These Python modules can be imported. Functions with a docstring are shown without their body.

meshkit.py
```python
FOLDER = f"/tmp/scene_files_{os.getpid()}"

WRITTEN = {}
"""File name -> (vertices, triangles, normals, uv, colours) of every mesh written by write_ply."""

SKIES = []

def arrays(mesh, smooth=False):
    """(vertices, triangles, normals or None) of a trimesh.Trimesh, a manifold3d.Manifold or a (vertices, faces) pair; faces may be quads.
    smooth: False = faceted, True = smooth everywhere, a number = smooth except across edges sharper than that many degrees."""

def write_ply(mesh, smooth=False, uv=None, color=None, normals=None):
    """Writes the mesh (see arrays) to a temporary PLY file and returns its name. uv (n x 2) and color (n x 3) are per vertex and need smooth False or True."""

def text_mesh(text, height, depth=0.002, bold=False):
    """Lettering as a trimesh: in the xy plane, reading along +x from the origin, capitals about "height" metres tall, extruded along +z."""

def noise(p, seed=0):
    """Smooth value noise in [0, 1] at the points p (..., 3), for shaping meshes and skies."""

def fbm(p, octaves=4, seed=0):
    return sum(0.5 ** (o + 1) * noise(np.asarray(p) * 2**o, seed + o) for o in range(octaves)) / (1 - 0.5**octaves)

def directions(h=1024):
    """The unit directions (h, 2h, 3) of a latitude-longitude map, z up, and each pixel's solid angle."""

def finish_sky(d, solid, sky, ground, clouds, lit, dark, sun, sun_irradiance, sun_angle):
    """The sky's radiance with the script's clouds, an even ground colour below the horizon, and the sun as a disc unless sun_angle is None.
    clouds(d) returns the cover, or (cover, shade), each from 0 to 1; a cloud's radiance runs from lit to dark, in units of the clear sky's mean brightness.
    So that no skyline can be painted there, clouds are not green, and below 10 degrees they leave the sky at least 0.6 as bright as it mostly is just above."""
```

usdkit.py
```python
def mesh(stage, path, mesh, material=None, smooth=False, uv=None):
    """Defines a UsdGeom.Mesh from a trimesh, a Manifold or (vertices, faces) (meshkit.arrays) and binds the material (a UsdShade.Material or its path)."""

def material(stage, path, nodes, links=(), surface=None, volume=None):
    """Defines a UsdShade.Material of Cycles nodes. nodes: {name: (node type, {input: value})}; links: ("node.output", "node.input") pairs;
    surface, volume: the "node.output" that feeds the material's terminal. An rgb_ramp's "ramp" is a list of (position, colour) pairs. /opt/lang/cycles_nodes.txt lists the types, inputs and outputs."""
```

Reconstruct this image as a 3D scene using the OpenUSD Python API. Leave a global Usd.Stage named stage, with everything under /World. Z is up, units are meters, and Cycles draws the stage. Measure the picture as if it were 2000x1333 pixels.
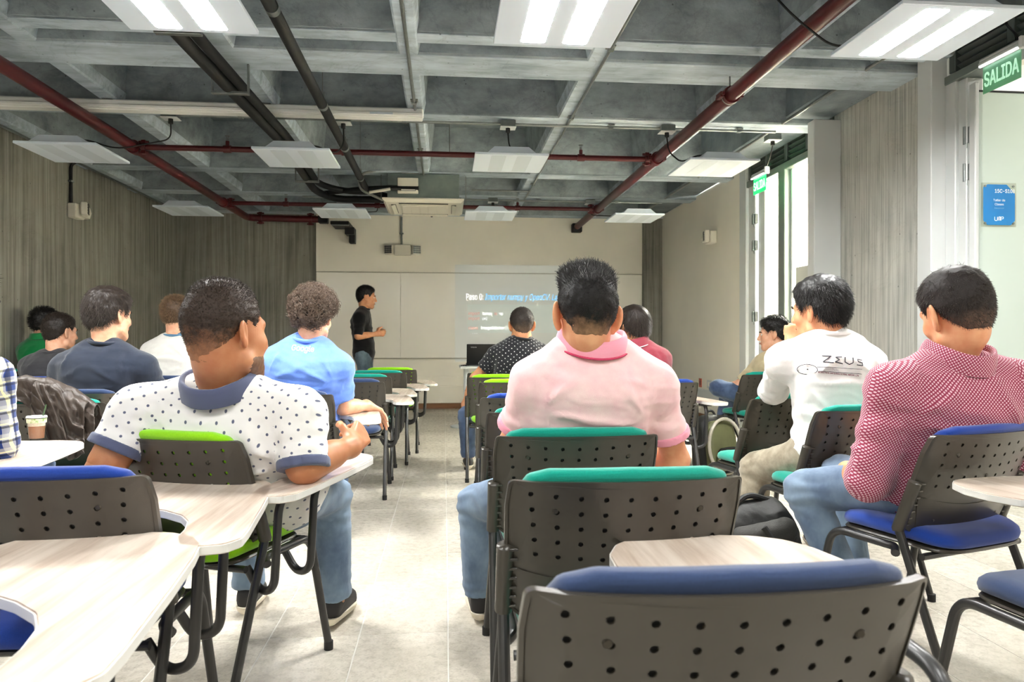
import math, random
import numpy as np, trimesh, manifold3d, shapely
import shapely.affinity
from shapely.geometry import Polygon, Point
from scipy.ndimage import gaussian_filter1d
import usdkit, meshkit
from meshkit import noise, fbm
from pxr import Usd, UsdGeom, UsdShade, Gf, Sdf, Vt

stage = Usd.Stage.CreateInMemory()
UsdGeom.Xform.Define(stage, '/World'); UsdGeom.Scope.Define(stage, '/World/Looks')
# ---------------------------------------------------------------- camera, light level
YAW = math.degrees(math.atan(132 / 1400.0)); CAM_Z = 1.09
cam = UsdGeom.Camera.Define(stage, '/World/camera')
cam.CreateHorizontalApertureAttr(36.0); cam.CreateFocalLengthAttr(25.2)
cam.CreateFStopAttr(6.3); cam.CreateFocusDistanceAttr(3.0)
cam.CreateClippingRangeAttr((0.02, 200.0))
cam.AddTranslateOp().Set((0, 0, CAM_Z)); cam.AddRotateXYZOp().Set((89.9, 0, -YAW))
EXPOSURE = 3.1
cam.CreateExposureAttr(EXPOSURE)
LAMP = 24.0          # radiance of the lit ceiling panels in view
LAMP_REAR = 9.0     # and of those over and behind the camera
CORRIDOR = 8.0       # radiance of the corridor's lamps beyond the near glass
CORRIDOR_FAR = 350.0 # and of the one beyond the far glass, boosted to light the far room
# (an indoor room at night: no sun; the lamps themselves are built below)

# ---------------------------------------------------------------- helpers
_taken = {}
def numbered(parent, name):
    k = (str(parent), name); n = _taken.get(k, -1) + 1; _taken[k] = n
    return name if n == 0 else f'{name}_{n:03d}'
def tag(p, label=None, cat=None, group=None, kind=None):
    p = p.GetPrim() if hasattr(p, 'GetPrim') else p
    for k, v in (('label', label), ('category', cat), ('group', group), ('kind', kind)):
        if v: p.SetCustomDataByKey(k, v)
    return p
def thing(name, label, cat, loc=(0, 0, 0), rz=0.0, group=None):
    x = UsdGeom.Xform.Define(stage, '/World/' + numbered('/World', name))
    x.AddTranslateOp().Set(tuple(map(float, loc)))
    if rz: x.AddRotateZOp().Set(float(rz))
    return tag(x, label, cat, group)
def rawmesh(path, v, f, n, m, uv=None):
    g = UsdGeom.Mesh.Define(stage, path)
    v = np.asarray(v, np.float32); f = np.asarray(f, np.int32)
    g.CreatePointsAttr(Vt.Vec3fArray.FromNumpy(np.ascontiguousarray(v)))
    g.CreateFaceVertexCountsAttr(Vt.IntArray.FromNumpy(np.full(len(f), f.shape[1], np.int32)))
    g.CreateFaceVertexIndicesAttr(Vt.IntArray.FromNumpy(np.ascontiguousarray(f).ravel()))
    g.CreateSubdivisionSchemeAttr('none')
    if n is not None:
        g.CreateNormalsAttr(Vt.Vec3fArray.FromNumpy(np.asarray(n, np.float32))); g.SetNormalsInterpolation('vertex')
    if uv is not None:
        UsdGeom.PrimvarsAPI(g).CreatePrimvar('st', Sdf.ValueTypeNames.TexCoord2fArray, 'vertex').Set(Vt.Vec2fArray.FromNumpy(np.asarray(uv, np.float32)))
    UsdShade.MaterialBindingAPI.Apply(g.GetPrim()).Bind(m)
    return g.GetPrim()
def obj(name, mesh, m, parent=None, smooth=30, label=None, kind=None):
    base = str(parent.GetPath()) if parent else '/World'
    p = usdkit.mesh(stage, base + '/' + numbered(base, name), mesh, m, smooth=smooth).GetPrim()
    return tag(p, label=label, kind=kind)
def struct(name, mesh, m, label=None, cat=None, parent=None, smooth=30):
    p = obj(name, mesh, m, parent, smooth)
    if parent is None: tag(p, label, cat, kind='structure')
    return p
def dup(root, label, loc, rz=0.0, group=None):
    was = root.GetCustomData()
    base = root.GetName()
    if base[-4:-3] == '_' and base[-3:].isdigit(): base = base[:-4]
    r = thing(base, label, was['category'], loc, rz, group or was.get('group'))
    r.GetReferences().AddInternalReference(root.GetPath()); r.SetInstanceable(True)
    return r
cat_ = trimesh.util.concatenate
def T(m, loc=(0, 0, 0), rx=0, ry=0, rz=0, s=None):
    m = m.copy()
    if s is not None: m.apply_scale(s)
    for a, ax in ((rx, (1, 0, 0)), (ry, (0, 1, 0)), (rz, (0, 0, 1))):
        if a: m.apply_transform(trimesh.transformations.rotation_matrix(math.radians(a), ax))
    m.apply_translation(loc); return m
def bx(x0, x1, y0, y1, z0, z1, c=0.004):
    """Box with chamfered edges."""
    lo = np.array([min(x0, x1), min(y0, y1), min(z0, z1)]); hi = np.array([max(x0, x1), max(y0, y1), max(z0, z1)])
    c = min(c, 0.3 * (hi - lo).min())
    if c <= 0: 
        m = trimesh.creation.box(hi - lo); m.apply_translation((lo + hi) / 2); return m
    pts = []
    for k in range(3):
        for a in np.ndindex(2, 2, 2):
            p = np.where(np.array(a) == 1, hi - c, lo + c)
            p[k] = hi[k] if a[k] else lo[k]
            pts.append(p)
    return tri(manifold3d.Manifold.hull_points(np.array(pts)))
def tri(m):
    g = m.to_mesh(); return trimesh.Trimesh(g.vert_properties[:, :3], g.tri_verts, process=False)
def man(m):
    return manifold3d.Manifold(manifold3d.Mesh(np.asarray(m.vertices, np.float32), np.asarray(m.faces, np.uint32)))
def rbox(x0, x1, y0, y1, z0, z1, r, seg=16):
    s = manifold3d.Manifold.sphere(r, seg); out = []
    for x in (x0 + r, x1 - r):
        for y in (y0 + r, y1 - r):
            for z in (z0 + r, z1 - r): out.append(s.translate((x, y, z)))
    return manifold3d.Manifold.batch_hull(out)
def fillet(path, r, n=6):
    P = [np.array(p, float) for p in path]; out = [P[0]]
    for i in range(1, len(P) - 1):
        a, b, c = P[i - 1], P[i], P[i + 1]
        u, w = a - b, c - b; lu, lw = np.linalg.norm(u), np.linalg.norm(w)
        q = min(r, lu * .49, lw * .49); s, e = b + u / lu * q, b + w / lw * q
        for t in np.linspace(0, 1, n + 1): out.append((1 - t) ** 2 * s + 2 * t * (1 - t) * b + t * t * e)
    out.append(P[-1]); return np.array(out)
def tube(path, r, sides=10, caps=True):
    p = np.asarray(path, float); n = len(p); rr = np.broadcast_to(r, (n,)).astype(float)
    t = np.gradient(p, axis=0); t /= np.linalg.norm(t, axis=1, keepdims=True) + 1e-12
    a = np.cross(t[0], [0, 0, 1.0] if abs(t[0][2]) < .9 else [1.0, 0, 0]); a /= np.linalg.norm(a); A = []
    for i in range(n):
        a = a - t[i] * a.dot(t[i]); a /= np.linalg.norm(a) + 1e-12; A.append(a)
    A = np.array(A); B = np.cross(t, A); ang = np.arange(sides) * 2 * np.pi / sides
    v = p[:, None] + rr[:, None, None] * (np.cos(ang)[None, :, None] * A[:, None] + np.sin(ang)[None, :, None] * B[:, None])
    v = v.reshape(-1, 3); f = []
    i, j = np.meshgrid(np.arange(n - 1), np.arange(sides), indexing='ij')
    q = np.stack([i * sides + j, i * sides + (j + 1) % sides, (i + 1) * sides + (j + 1) % sides, (i + 1) * sides + j], -1).reshape(-1, 4)
    f = np.vstack([q[:, [0, 1, 2]], q[:, [0, 2, 3]]])
    if caps:
        k = len(v); v = np.vstack([v, p[0], p[-1]]); j = np.arange(sides)
        f = np.vstack([f, np.stack([np.full(sides, k), (j + 1) % sides, j], 1), np.stack([np.full(sides, k + 1), (n - 1) * sides + j, (n - 1) * sides + (j + 1) % sides], 1)])
    return trimesh.Trimesh(v, f, process=False)
def seg(a, b, r, sides=12): return tube([a, b], r, sides)
def lathe(profile, n=24):
    m = trimesh.creation.revolve(np.array(profile, float), sections=n); return m
def prism(poly, h, z=0.0):
    m = trimesh.creation.extrude_polygon(poly, h, engine='earcut'); m.apply_translation((0, 0, z)); return m
def rounded(poly, r): return poly.buffer(-r, quad_segs=6).buffer(r, quad_segs=6)
def slab(poly, h, z, b=0.003):
    """Extruded polygon with bevelled rims (top at z+h)."""
    c = manifold3d.CrossSection([np.array(poly.exterior.coords)[:-1]] + [np.array(i.coords)[:-1] for i in poly.interiors], manifold3d.FillRule.EvenOdd)
    ci = c.offset(-b, manifold3d.JoinType.Round)
    if len(poly.interiors) == 0:
        lo = manifold3d.Manifold.extrude(c, h - 2 * b).translate((0, 0, z + b)); hi = manifold3d.Manifold.extrude(ci, h).translate((0, 0, z))
        return tri(lo + hi)
    return tri(manifold3d.Manifold.extrude(c, h).translate((0, 0, z)))
def text(s, h, depth=.002, bold=False, centre=False):
    m = meshkit.text_mesh(s, h, depth, bold)
    if centre: m.apply_translation((-m.bounds.mean(0)[0], 0, 0))
    return m

# ---------------------------------------------------------------- materials
LK = '/World/Looks/'
def lin(c):
    c = np.array(c, float) / 255.0
    return tuple(np.where(c <= .04045, c / 12.92, ((c + .055) / 1.055) ** 2.4))
_mats = {}
def mat(name, col, rough=.5, metal=0., spec=.5, var=0., vscale=(8, 8, 8), bump=0., bscale=(40, 40, 40), coord='geometry.position', detail=4., sheen=0., coat=0., col2=None, sss=0., lohi=(.3, .7)):
    """Principled material; var mixes col with col2 (or a darker col) by noise; bump adds fine relief."""
    if name in _mats: return _mats[name]
    src = coord.split('.')[0]
    N = {'p': ('principled_bsdf', dict(base_color=lin(col), roughness=rough, metallic=metal, specular_ior_level=spec))}
    L = []
    if sheen: N['p'][1].update(sheen_weight=sheen, sheen_roughness=.5)
    if coat: N['p'][1].update(coat_weight=coat, coat_roughness=.2)
    if sss: N['p'][1].update(subsurface_weight=sss, subsurface_scale=.01, subsurface_radius=(1, .35, .2))
    if var or bump:
        N['c'] = (src, {})
    if var:
        N['m'] = ('mapping', dict(scale=vscale)); N['n'] = ('noise_texture', dict(scale=1., detail=detail, roughness=.6))
        a = lin(col); b = lin(col2) if col2 else tuple(x * (1 - var) for x in a)
        N['r'] = ('rgb_ramp', dict(ramp=[(lohi[0], b), (lohi[1], a)]))
        L += [(coord.replace(src, 'c'), 'm.vector'), ('m.vector', 'n.vector'), ('n.fac', 'r.fac'), ('r.color', 'p.base_color')]
    if bump:
        N['bm'] = ('mapping', dict(scale=bscale)); N['bn'] = ('noise_texture', dict(scale=1., detail=3.))
        N['b'] = ('bump', dict(strength=bump, distance=.004))
        L += [(coord.replace(src, 'c'), 'bm.vector'), ('bm.vector', 'bn.vector'), ('bn.fac', 'b.height'), ('b.normal', 'p.normal')]
    _mats[name] = usdkit.material(stage, LK + name, N, L, surface='p.BSDF')
    return _mats[name]
def glow(name, col, strength):
    if name not in _mats:
        _mats[name] = usdkit.material(stage, LK + name, {'e': ('emission', dict(color=lin(col), strength=strength))}, [], surface='e.emission')
    return _mats[name]
def pane(name, tint=(247, 247, 244), rough=.0):
    if name not in _mats:
        _mats[name] = usdkit.material(stage, LK + name, {'t': ('transparent_bsdf', dict(color=lin(tint))), 'g': ('glossy_bsdf', dict(color=(1, 1, 1), roughness=rough)), 'f': ('layer_weight', dict(blend=.5)), 'w': ('math', dict(math_type='power', value2=4.)), 'a': ('math', dict(math_type='multiply_add', value2=.7, value3=.03)), 'm': ('mix_closure', {})},
            [('f.facing', 'w.value1'), ('w.value', 'a.value1'), ('a.value', 'm.fac'), ('t.BSDF', 'm.closure1'), ('g.BSDF', 'm.closure2')], surface='m.closure')
    return _mats[name]
# ---------------------------------------------------------------- surfaces of the room
M_WHITE = mat('white_paint', (248, 242, 228), .55, var=.05, vscale=(2, 2, 2), bump=.03)
M_WHITE2 = mat('white_lacquer', (208, 211, 211), .35)
M_BOARD = mat('whiteboard_face', (250, 245, 234), .22, var=.04, vscale=(1.5, 1, 1))
M_GALV = mat('galvanised_steel', (150, 155, 154), .35, metal=.8, var=.25, vscale=(14, 14, 14))
M_BLACK = mat('black_rubber', (18, 18, 19), .55)
M_ALU = mat('grey_aluminium', (120, 130, 126), .4, metal=.3)
M_DARKALU = mat('dark_louvre_metal', (92, 100, 98), .45, metal=.2)
def concrete(name, dark, light, vs, rough=.75, streak=.5, bs=(60, 60, 60), bump=.25, blot=(1.1, 1.1, 1.1), crack=.15):
    N = {'g': ('geometry', {}), 'm1': ('mapping', dict(scale=vs)), 'n1': ('noise_texture', dict(scale=1., detail=5., roughness=.65)),
         'm2': ('mapping', dict(scale=blot)), 'n2': ('noise_texture', dict(scale=1., detail=4., roughness=.6, distortion=.4)),
         'x': ('mix_float', dict(fac=streak)), 'r': ('rgb_ramp', dict(ramp=[(.3, lin(dark)), (.68, lin(light))])),
         'm3': ('mapping', dict(scale=bs)), 'n3': ('noise_texture', dict(scale=1., detail=3.)), 'b': ('bump', dict(strength=bump, distance=.006)),
         'v': ('voronoi_texture', dict(scale=9.)), 'vr': ('rgb_ramp', dict(ramp=[(.035, (.45, .45, .45)), (.075, (1, 1, 1))])), 'mm': ('mix', dict(mix_type='multiply', fac=1.0)), 'ck': ('noise_texture', dict(scale=1.7, detail=7., roughness=.62, distortion=1.1)), 'kr': ('rgb_ramp', dict(ramp=[(.478, (1, 1, 1)), (.492, (.62, .62, .62)), (.497, (.55, .55, .55)), (.512, (1, 1, 1))])), 'mk': ('mix', dict(mix_type='multiply', fac=crack)),
         'p': ('principled_bsdf', dict(roughness=rough, specular_ior_level=.25))}
    L = [('g.position', 'm1.vector'), ('m1.vector', 'n1.vector'), ('g.position', 'm2.vector'), ('m2.vector', 'n2.vector'), ('n2.fac', 'x.a'), ('n1.fac', 'x.b'), ('x.result', 'r.fac'),
         ('g.position', 'm3.vector'), ('m3.vector', 'n3.vector'), ('n3.fac', 'b.height'), ('b.normal', 'p.normal'),
         ('g.position', 'v.vector'), ('v.distance', 'vr.fac'), ('r.color', 'mm.color1'), ('vr.color', 'mm.color2'), ('g.position', 'ck.vector'), ('ck.fac', 'kr.fac'), ('mm.color', 'mk.color1'), ('kr.color', 'mk.color2'), ('mk.color', 'p.base_color')]
    return usdkit.material(stage, LK + name, N, L, surface='p.BSDF')
M_BOARDED = concrete('board_marked_concrete', (92, 90, 82), (172, 169, 158), (26, 26, .7), streak=.68, bs=(70, 70, 1.2), bump=.55)
M_PILLAR = concrete('ribbed_pillar_concrete', (136, 137, 132), (222, 222, 215), (34, 34, .9), streak=.7, bs=(90, 90, 1.5), bump=.6)
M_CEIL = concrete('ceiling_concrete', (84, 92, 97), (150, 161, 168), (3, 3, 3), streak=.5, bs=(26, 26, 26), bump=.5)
M_BEAM = concrete('lit_beam_concrete', (126, 139, 148), (214, 227, 238), (2.2, 9, 9), streak=.55, bs=(8, 40, 40), bump=.4, crack=.3)  # pale copy of the beam concrete: floor bounce on undersides put into the colour
M_FACE = concrete('shaded_beam_concrete', (106, 115, 120), (176, 187, 193), (4, 4, 7), streak=.6, bs=(30, 30, 30), bump=.6, crack=.3)  # darker copy: shade on the upright beam faces put into the colour
def terrazzo(name, a, b):
    N = {'g': ('geometry', {}), 'v': ('voronoi_texture', dict(scale=150.)), 'vr': ('rgb_ramp', dict(ramp=[(.0, lin(b)), (.45, lin(a)), (1., lin(tuple(min(255, x + 8) for x in a)))])),
         'n': ('noise_texture', dict(scale=2.3, detail=5., roughness=.6)), 'nr': ('rgb_ramp', dict(ramp=[(.36, (.74, .73, .70)), (.6, (1, 1, 1))])), 'x': ('mix', dict(mix_type='multiply', fac=.75)),
         'n2': ('noise_texture', dict(scale=30., detail=2.)), 'rr': ('map_range', dict(from_min=.3, from_max=.7, to_min=.22, to_max=.42)),
         'p': ('principled_bsdf', dict(specular_ior_level=.5))}
    L = [('g.position', 'v.vector'), ('v.color', 'vr.fac'), ('g.position', 'n.vector'), ('n.fac', 'nr.fac'), ('vr.color', 'x.color1'), ('nr.color', 'x.color2'), ('x.color', 'p.base_color'),
         ('g.position', 'n2.vector'), ('n2.fac', 'rr.value'), ('rr.result', 'p.roughness')]
    return usdkit.material(stage, LK + name, N, L, surface='p.BSDF')
M_TERR = [terrazzo('terrazzo_a', (200, 193, 180), (184, 176, 163)), terrazzo('terrazzo_b', (204, 197, 184), (188, 181, 168)), terrazzo('terrazzo_c', (197, 190, 177), (180, 172, 159))]
M_JOINT = mat('pale_floor_joint', (214, 211, 203), .6)
XL, XR, YB, YR = -4.1, 3.5, 11.45, -3.2
ZB, ZS = 3.05, 3.56
# floor: a pale bed with terrazzo slabs
fl = tag(UsdGeom.Xform.Define(stage, '/World/floor'), 'pale terrazzo classroom floor with thin white joints', None, kind='structure')
obj('joint_bed', bx(XL - .2, XR + .02, YR, YB + .05, -.12, -.0015, 0), M_JOINT, fl, smooth=False)
rng = random.Random(4)
for j in range(15):
    for i in range(24):
        x0 = -4.212 + i * .325; y0 = YR + j * .98
        a, b = max(x0, XL), min(x0 + .325, XR); y1 = min(y0 + .98, YB)
        if b - a < .02: continue
        obj('slab', bx(a + .0025, b - .0025, y0 + .0025, y1 - .0025, -.03, 0, .001), M_TERR[rng.randrange(3)], fl, smooth=False) if j > 2 else None
obj('rear_slabs', bx(XL, XR, YR, YR + 3 * .98, -.03, 0, .001), M_TERR[0], fl, smooth=False, kind='stuff')
# walls
struct('wall_left', bx(XL - .2, XL, YR, YB + .2, 0, ZS, 0), M_BOARDED, 'board-marked grey concrete wall along the left side', smooth=False)
wb = tag(UsdGeom.Xform.Define(stage, '/World/wall_back'), 'front classroom wall, grey concrete beside a white panelled middle', None, kind='structure')
obj('concrete_face', bx(XL, XR + .2, YB, YB + .2, 0, ZS, 0), M_BOARDED, wb, smooth=False)
obj('white_lining', bx(-1.99, 3.2, YB - .05, YB, .085, ZB + .02, .003), M_WHITE, wb)
obj('lining_panel', bx(-1.985, 3.195, YB - .058, YB - .05, .36, .505, .002), M_WHITE, wb)
obj('lining_panel', bx(-1.985, 3.195, YB - .058, YB - .05, .513, .79, .002), M_WHITE, wb)
obj('lining_panel', bx(-1.985, 3.195, YB - .058, YB - .05, .09, .352, .002), M_WHITE, wb)
obj('corner_pillar', bx(3.2, 3.5, YB - .16, YB, 0, ZS, .01), M_BOARDED, wb)
struct('baseboard_back', bx(-1.99, 3.2, YB - .066, YB - .05, 0, .085, .003), mat('brown_wood_skirting', (146, 100, 62), .5, var=.3, vscale=(3, 3, 40)), 'brown wooden skirting under the white lining')
struct('wall_rear', bx(XL, XR, YR - .2, YR, 0, ZS, 0), M_WHITE, 'white wall behind the camera', smooth=False)
wr = tag(UsdGeom.Xform.Define(stage, '/World/wall_right'), 'right wall of white plaster and one grey ribbed concrete pillar', None, kind='structure')
obj('white_wall', bx(XR, XR + .14, 8.16, YB, 0, ZB + .05, .003), M_WHITE, wr)
obj('concrete_pillar', bx(XR, XR + .3, 4.85, 6.17, 0, ZS, .004), M_PILLAR, wr)
obj('white_wall', bx(XR, XR + .14, YR, 2.6, 0, ZS, .003), M_WHITE, wr)
obj('lintel', bx(XR, XR + .14, 6.1, YB, 3.16, ZS, .003), M_BEAM, wr)
obj('lintel', bx(XR, XR + .14, 2.6, 4.9, 3.34, ZS, .003), M_BEAM, wr)
obj('dado_trunking', bx(XR - .05, XR, 8.25, YB - .2, .3, .42, .008), M_WHITE2, wr)
struct('baseboard_right', bx(XR - .02, XR, 8.2, YB - .16, 0, .085, .003), mat('brown_wood_skirting', (146, 100, 62)), 'brown wooden skirting under the right white wall')
struct('trim_1', bx(3.25, 3.5, 6.05, 6.17, 0, 3.04, .006), M_WHITE2, 'tall white boxed pipe cover beside the concrete pillar')
struct('trim_2', bx(3.376, 3.5, 4.70, 4.85, 0, 3.3, .006), M_WHITE2, 'tall white boxed post beside the near glass door')
# ceiling: slab, cross beams, ribs
ce = tag(UsdGeom.Xform.Define(stage, '/World/ceiling'), 'grey concrete coffered ceiling with cross beams and ribs', None, kind='structure')
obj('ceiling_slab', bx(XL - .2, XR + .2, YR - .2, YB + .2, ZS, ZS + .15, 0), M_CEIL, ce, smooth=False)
def trap(x0, x1, y0, y1, z0, z1, t, axis):
    """Beam narrower below; axis = the way it runs."""
    c = .012
    if axis == 'x':
        prof = [(y0 + c, z0), (y1 - c, z0), (y1, z0 + c), (y1 + t, z1), (y0 - t, z1), (y0, z0 + c)]
        pts = [(x, a, b) for x in (x0, x1) for a, b in prof]
    else:
        prof = [(x0 + c, z0), (x1 - c, z0), (x1, z0 + c), (x1 + t, z1), (x0 - t, z1), (x0, z0 + c)]
        pts = [(a, y, b) for y in (y0, y1) for a, b in prof]
    return tri(manifold3d.Manifold.hull_points(np.array(pts, float)))
for y0, y1, z0, t in ((-1.0, -.7, ZB, .05), (.75, 1.0, ZB, .05), (2.7, 2.95, ZB, .05), (4.63, 4.80, ZB + .01, .02), (4.80, 4.95, ZB + .075, 0), (4.95, 5.36, ZB, .02), (6.25, 6.52, ZB, .05), (8.41, 8.66, ZB, .05), (9.72, 10.0, ZB, .05), (11.2, 11.5, ZB, .02)):
    cbm = obj('cross_beam', trap(XL, XR, y0, y1, z0, ZS, t, 'x'), M_FACE, ce); obj('lightened_soffit', trap(XL, XR, y0 + .004, y1 - .004, z0 - .004, z0 + .02, .004, 'x'), M_BEAM, cbm)  # thin pale skin below each beam carries the painted light of its underside
for x in (-3.98, -2.72, -1.47, -.245, 1.065, 2.33):
    rb = obj('rib', trap(x - .07, x + .07, YR, YB, ZB + .004, ZS, .06, 'y'), M_FACE, ce); obj('lightened_soffit', trap(x - .07, x + .07, YR, YB, ZB - .003, ZB + .09, .016, 'y'), M_BEAM, rb)  # ribs get the same light-painted skin underneath
obj('edge_beam', trap(3.08, 3.5, YR, YB, ZB + .05, ZS, .01, 'y'), M_CEIL, ce)
obj('edge_beam', trap(XL - .02, XL + .1, YR, YB, ZB + .06, ZS, .01, 'y'), M_CEIL, ce)
# corridor beyond the glass
struct('floor_corridor', bx(XR + .02, 7.2, YR, 13, -.12, -.002, 0), M_TERR[1], 'pale corridor floor beyond the glass doors', smooth=False)
struct('wall_corridor', bx(6.6, 6.8, YR, 13, 0, 3.4, 0), mat('corridor_paint', (232, 229, 220), .5), 'pale corridor wall seen through the glass', smooth=False)
struct('wall_corridor_end', bx(XR + .14, 6.6, 9.8, 10, 0, 3.4, 0), mat('corridor_paint', (232, 229, 220)), 'pale end wall of the corridor', smooth=False)
struct('wall_corridor_cross_added', bx(XR + .3, 6.6, 5.6, 5.75, 0, 3.4, 0), mat('corridor_paint', (232, 229, 220)), 'pale cross wall added behind the near glass leaf to block the far lamp', smooth=False)  # cross wall added to keep the far lamp off the near leaf
struct('ceiling_corridor', bx(XR + .14, 6.8, YR, 13, 3.4, 3.5, 0), M_WHITE, 'white corridor ceiling', smooth=False)
M_CLAMP = glow('corridor_lamp_tube', (255, 255, 250), CORRIDOR)
for k, y in enumerate((1.6, 4.6, 7.6)):
    t = thing('corridor_lamp', ['first', 'second', 'third'][k] + ' long white lamp under the corridor ceiling, counted from the near end', 'lamp', (5.2, y, 3.3))
    obj('housing', bx(-.09, .09, -.65, .65, .04, .1), M_WHITE2, t); obj('tube', bx(-.07, .07, -.6, .6, .0, .038, .01), M_CLAMP if k < 2 else glow('corridor_lamp_boosted', (255, 255, 250), CORRIDOR_FAR), t)  # third lamp boosted to brighten the far end of the classroom
# ---------------------------------------------------------------- glass doors and louvres on the right
M_GLASS = pane('clear_glass')
M_FROST = usdkit.material(stage, LK + 'milky_glass', {'p': ('principled_bsdf', dict(base_color=lin((226, 236, 231)), roughness=.08)), 't': ('transparent_bsdf', dict(color=lin((235, 244, 240)))), 'm': ('mix_closure', dict(fac=.55))}, [('t.BSDF', 'm.closure1'), ('p.BSDF', 'm.closure2')], surface='m.closure')
def hinge(parent, x, y, z):
    pts = [bx(x - .012, x + .02, y - .05, y + .05, z - .055, z + .055, .002), T(trimesh.creation.cylinder(.011, .12, sections=12), (x - .02, y - .012, z)), bx(x - .018, x - .01, y - .03, y - .015, z - .09, z - .05, .002)]
    obj('hinge', cat_(pts), M_GALV, parent)
def louvres(parent, y0, y1, z0, z1, x, n):
    w = (y1 - y0) / n
    for k in range(n + 1): obj('louvre_post', bx(x - .03, x + .05, y0 + k * w - .03, y0 + k * w + .03, z0, z1, .004), M_DARKALU, parent)
    m = int(round((z1 - z0) / .05))
    for k in range(n):
        for i in range(m):
            z = z0 + .025 + i * (z1 - z0) / m
            obj('slat', T(bx(-.03, .03, -(w / 2 - .03), w / 2 - .03, -.004, .004, .001), (x + .01, y0 + (k + .5) * w, z), ry=35), M_DARKALU, parent, smooth=False)
# far door
d1 = tag(UsdGeom.Xform.Define(stage, '/World/door_1'), 'far glass door in a white frame with louvres over it', None, kind='structure')
obj('jamb', bx(XR - .04, XR + .12, 7.98, 8.16, 0, 3.1, .006), M_WHITE2, d1)
obj('jamb', bx(XR - .01, XR + .1, 7.80, 7.97, 0, 2.86, .006), M_WHITE2, d1)
obj('stile', bx(XR + .02, XR + .08, 7.62, 7.78, .02, 2.84, .006), M_WHITE2, d1)
obj('mullion', bx(XR - .03, XR + .1, 7.06, 7.20, 0, 2.86, .006), M_ALU, d1)
obj('frame_head', bx(XR - .03, XR + .1, 6.17, 8.0, 2.84, 2.91, .006), M_ALU, d1)
obj('door_pane', bx(XR + .045, XR + .055, 7.21, 7.62, .05, 2.84, 0), M_GLASS, d1, smooth=False)
obj('side_pane', bx(XR + .045, XR + .055, 6.18, 7.06, .05, 2.84, 0), M_GLASS, d1, smooth=False)
obj('pane_edge', bx(XR + .035, XR + .065, 7.02, 7.055, .02, 2.84, .004), M_WHITE2, d1)
for z in (2.45, 2.15, 1.35): hinge(d1, XR - .02, 7.79, z)
louvres(d1, 6.2, 7.95, 2.93, 3.14, XR + .02, 4); obj('louvre_light_block', bx(XR + .075, XR + .085, 6.17, 7.98, 2.91, 3.16, 0), M_DARKALU, d1, smooth=False)  # opaque sheet added behind the slats to stop corridor lamp light
nt = thing('paper_notice', 'sheet of paper stuck on the far side pane', 'notice', (XR + .035, 6.8, 1.62))
obj('sheet', bx(0, .002, -.14, .14, -.2, .2, 0), mat('notice_paper', (196, 198, 192), .7), nt, smooth=False)
tx = cat_([T(text(s, .022, .0006, centre=True), (0, -.06 - .05 * i, 0)) for i, s in enumerate(('AULA', 'EN USO'))])
tx.apply_transform(np.array([[0, 0, -1, -.001], [-1, 0, 0, 0], [0, 1, 0, .08], [0, 0, 0, 1.]])) 
obj('faint_print', tx, mat('faint_print', (160, 163, 158), .7), nt, smooth=False)
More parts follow.
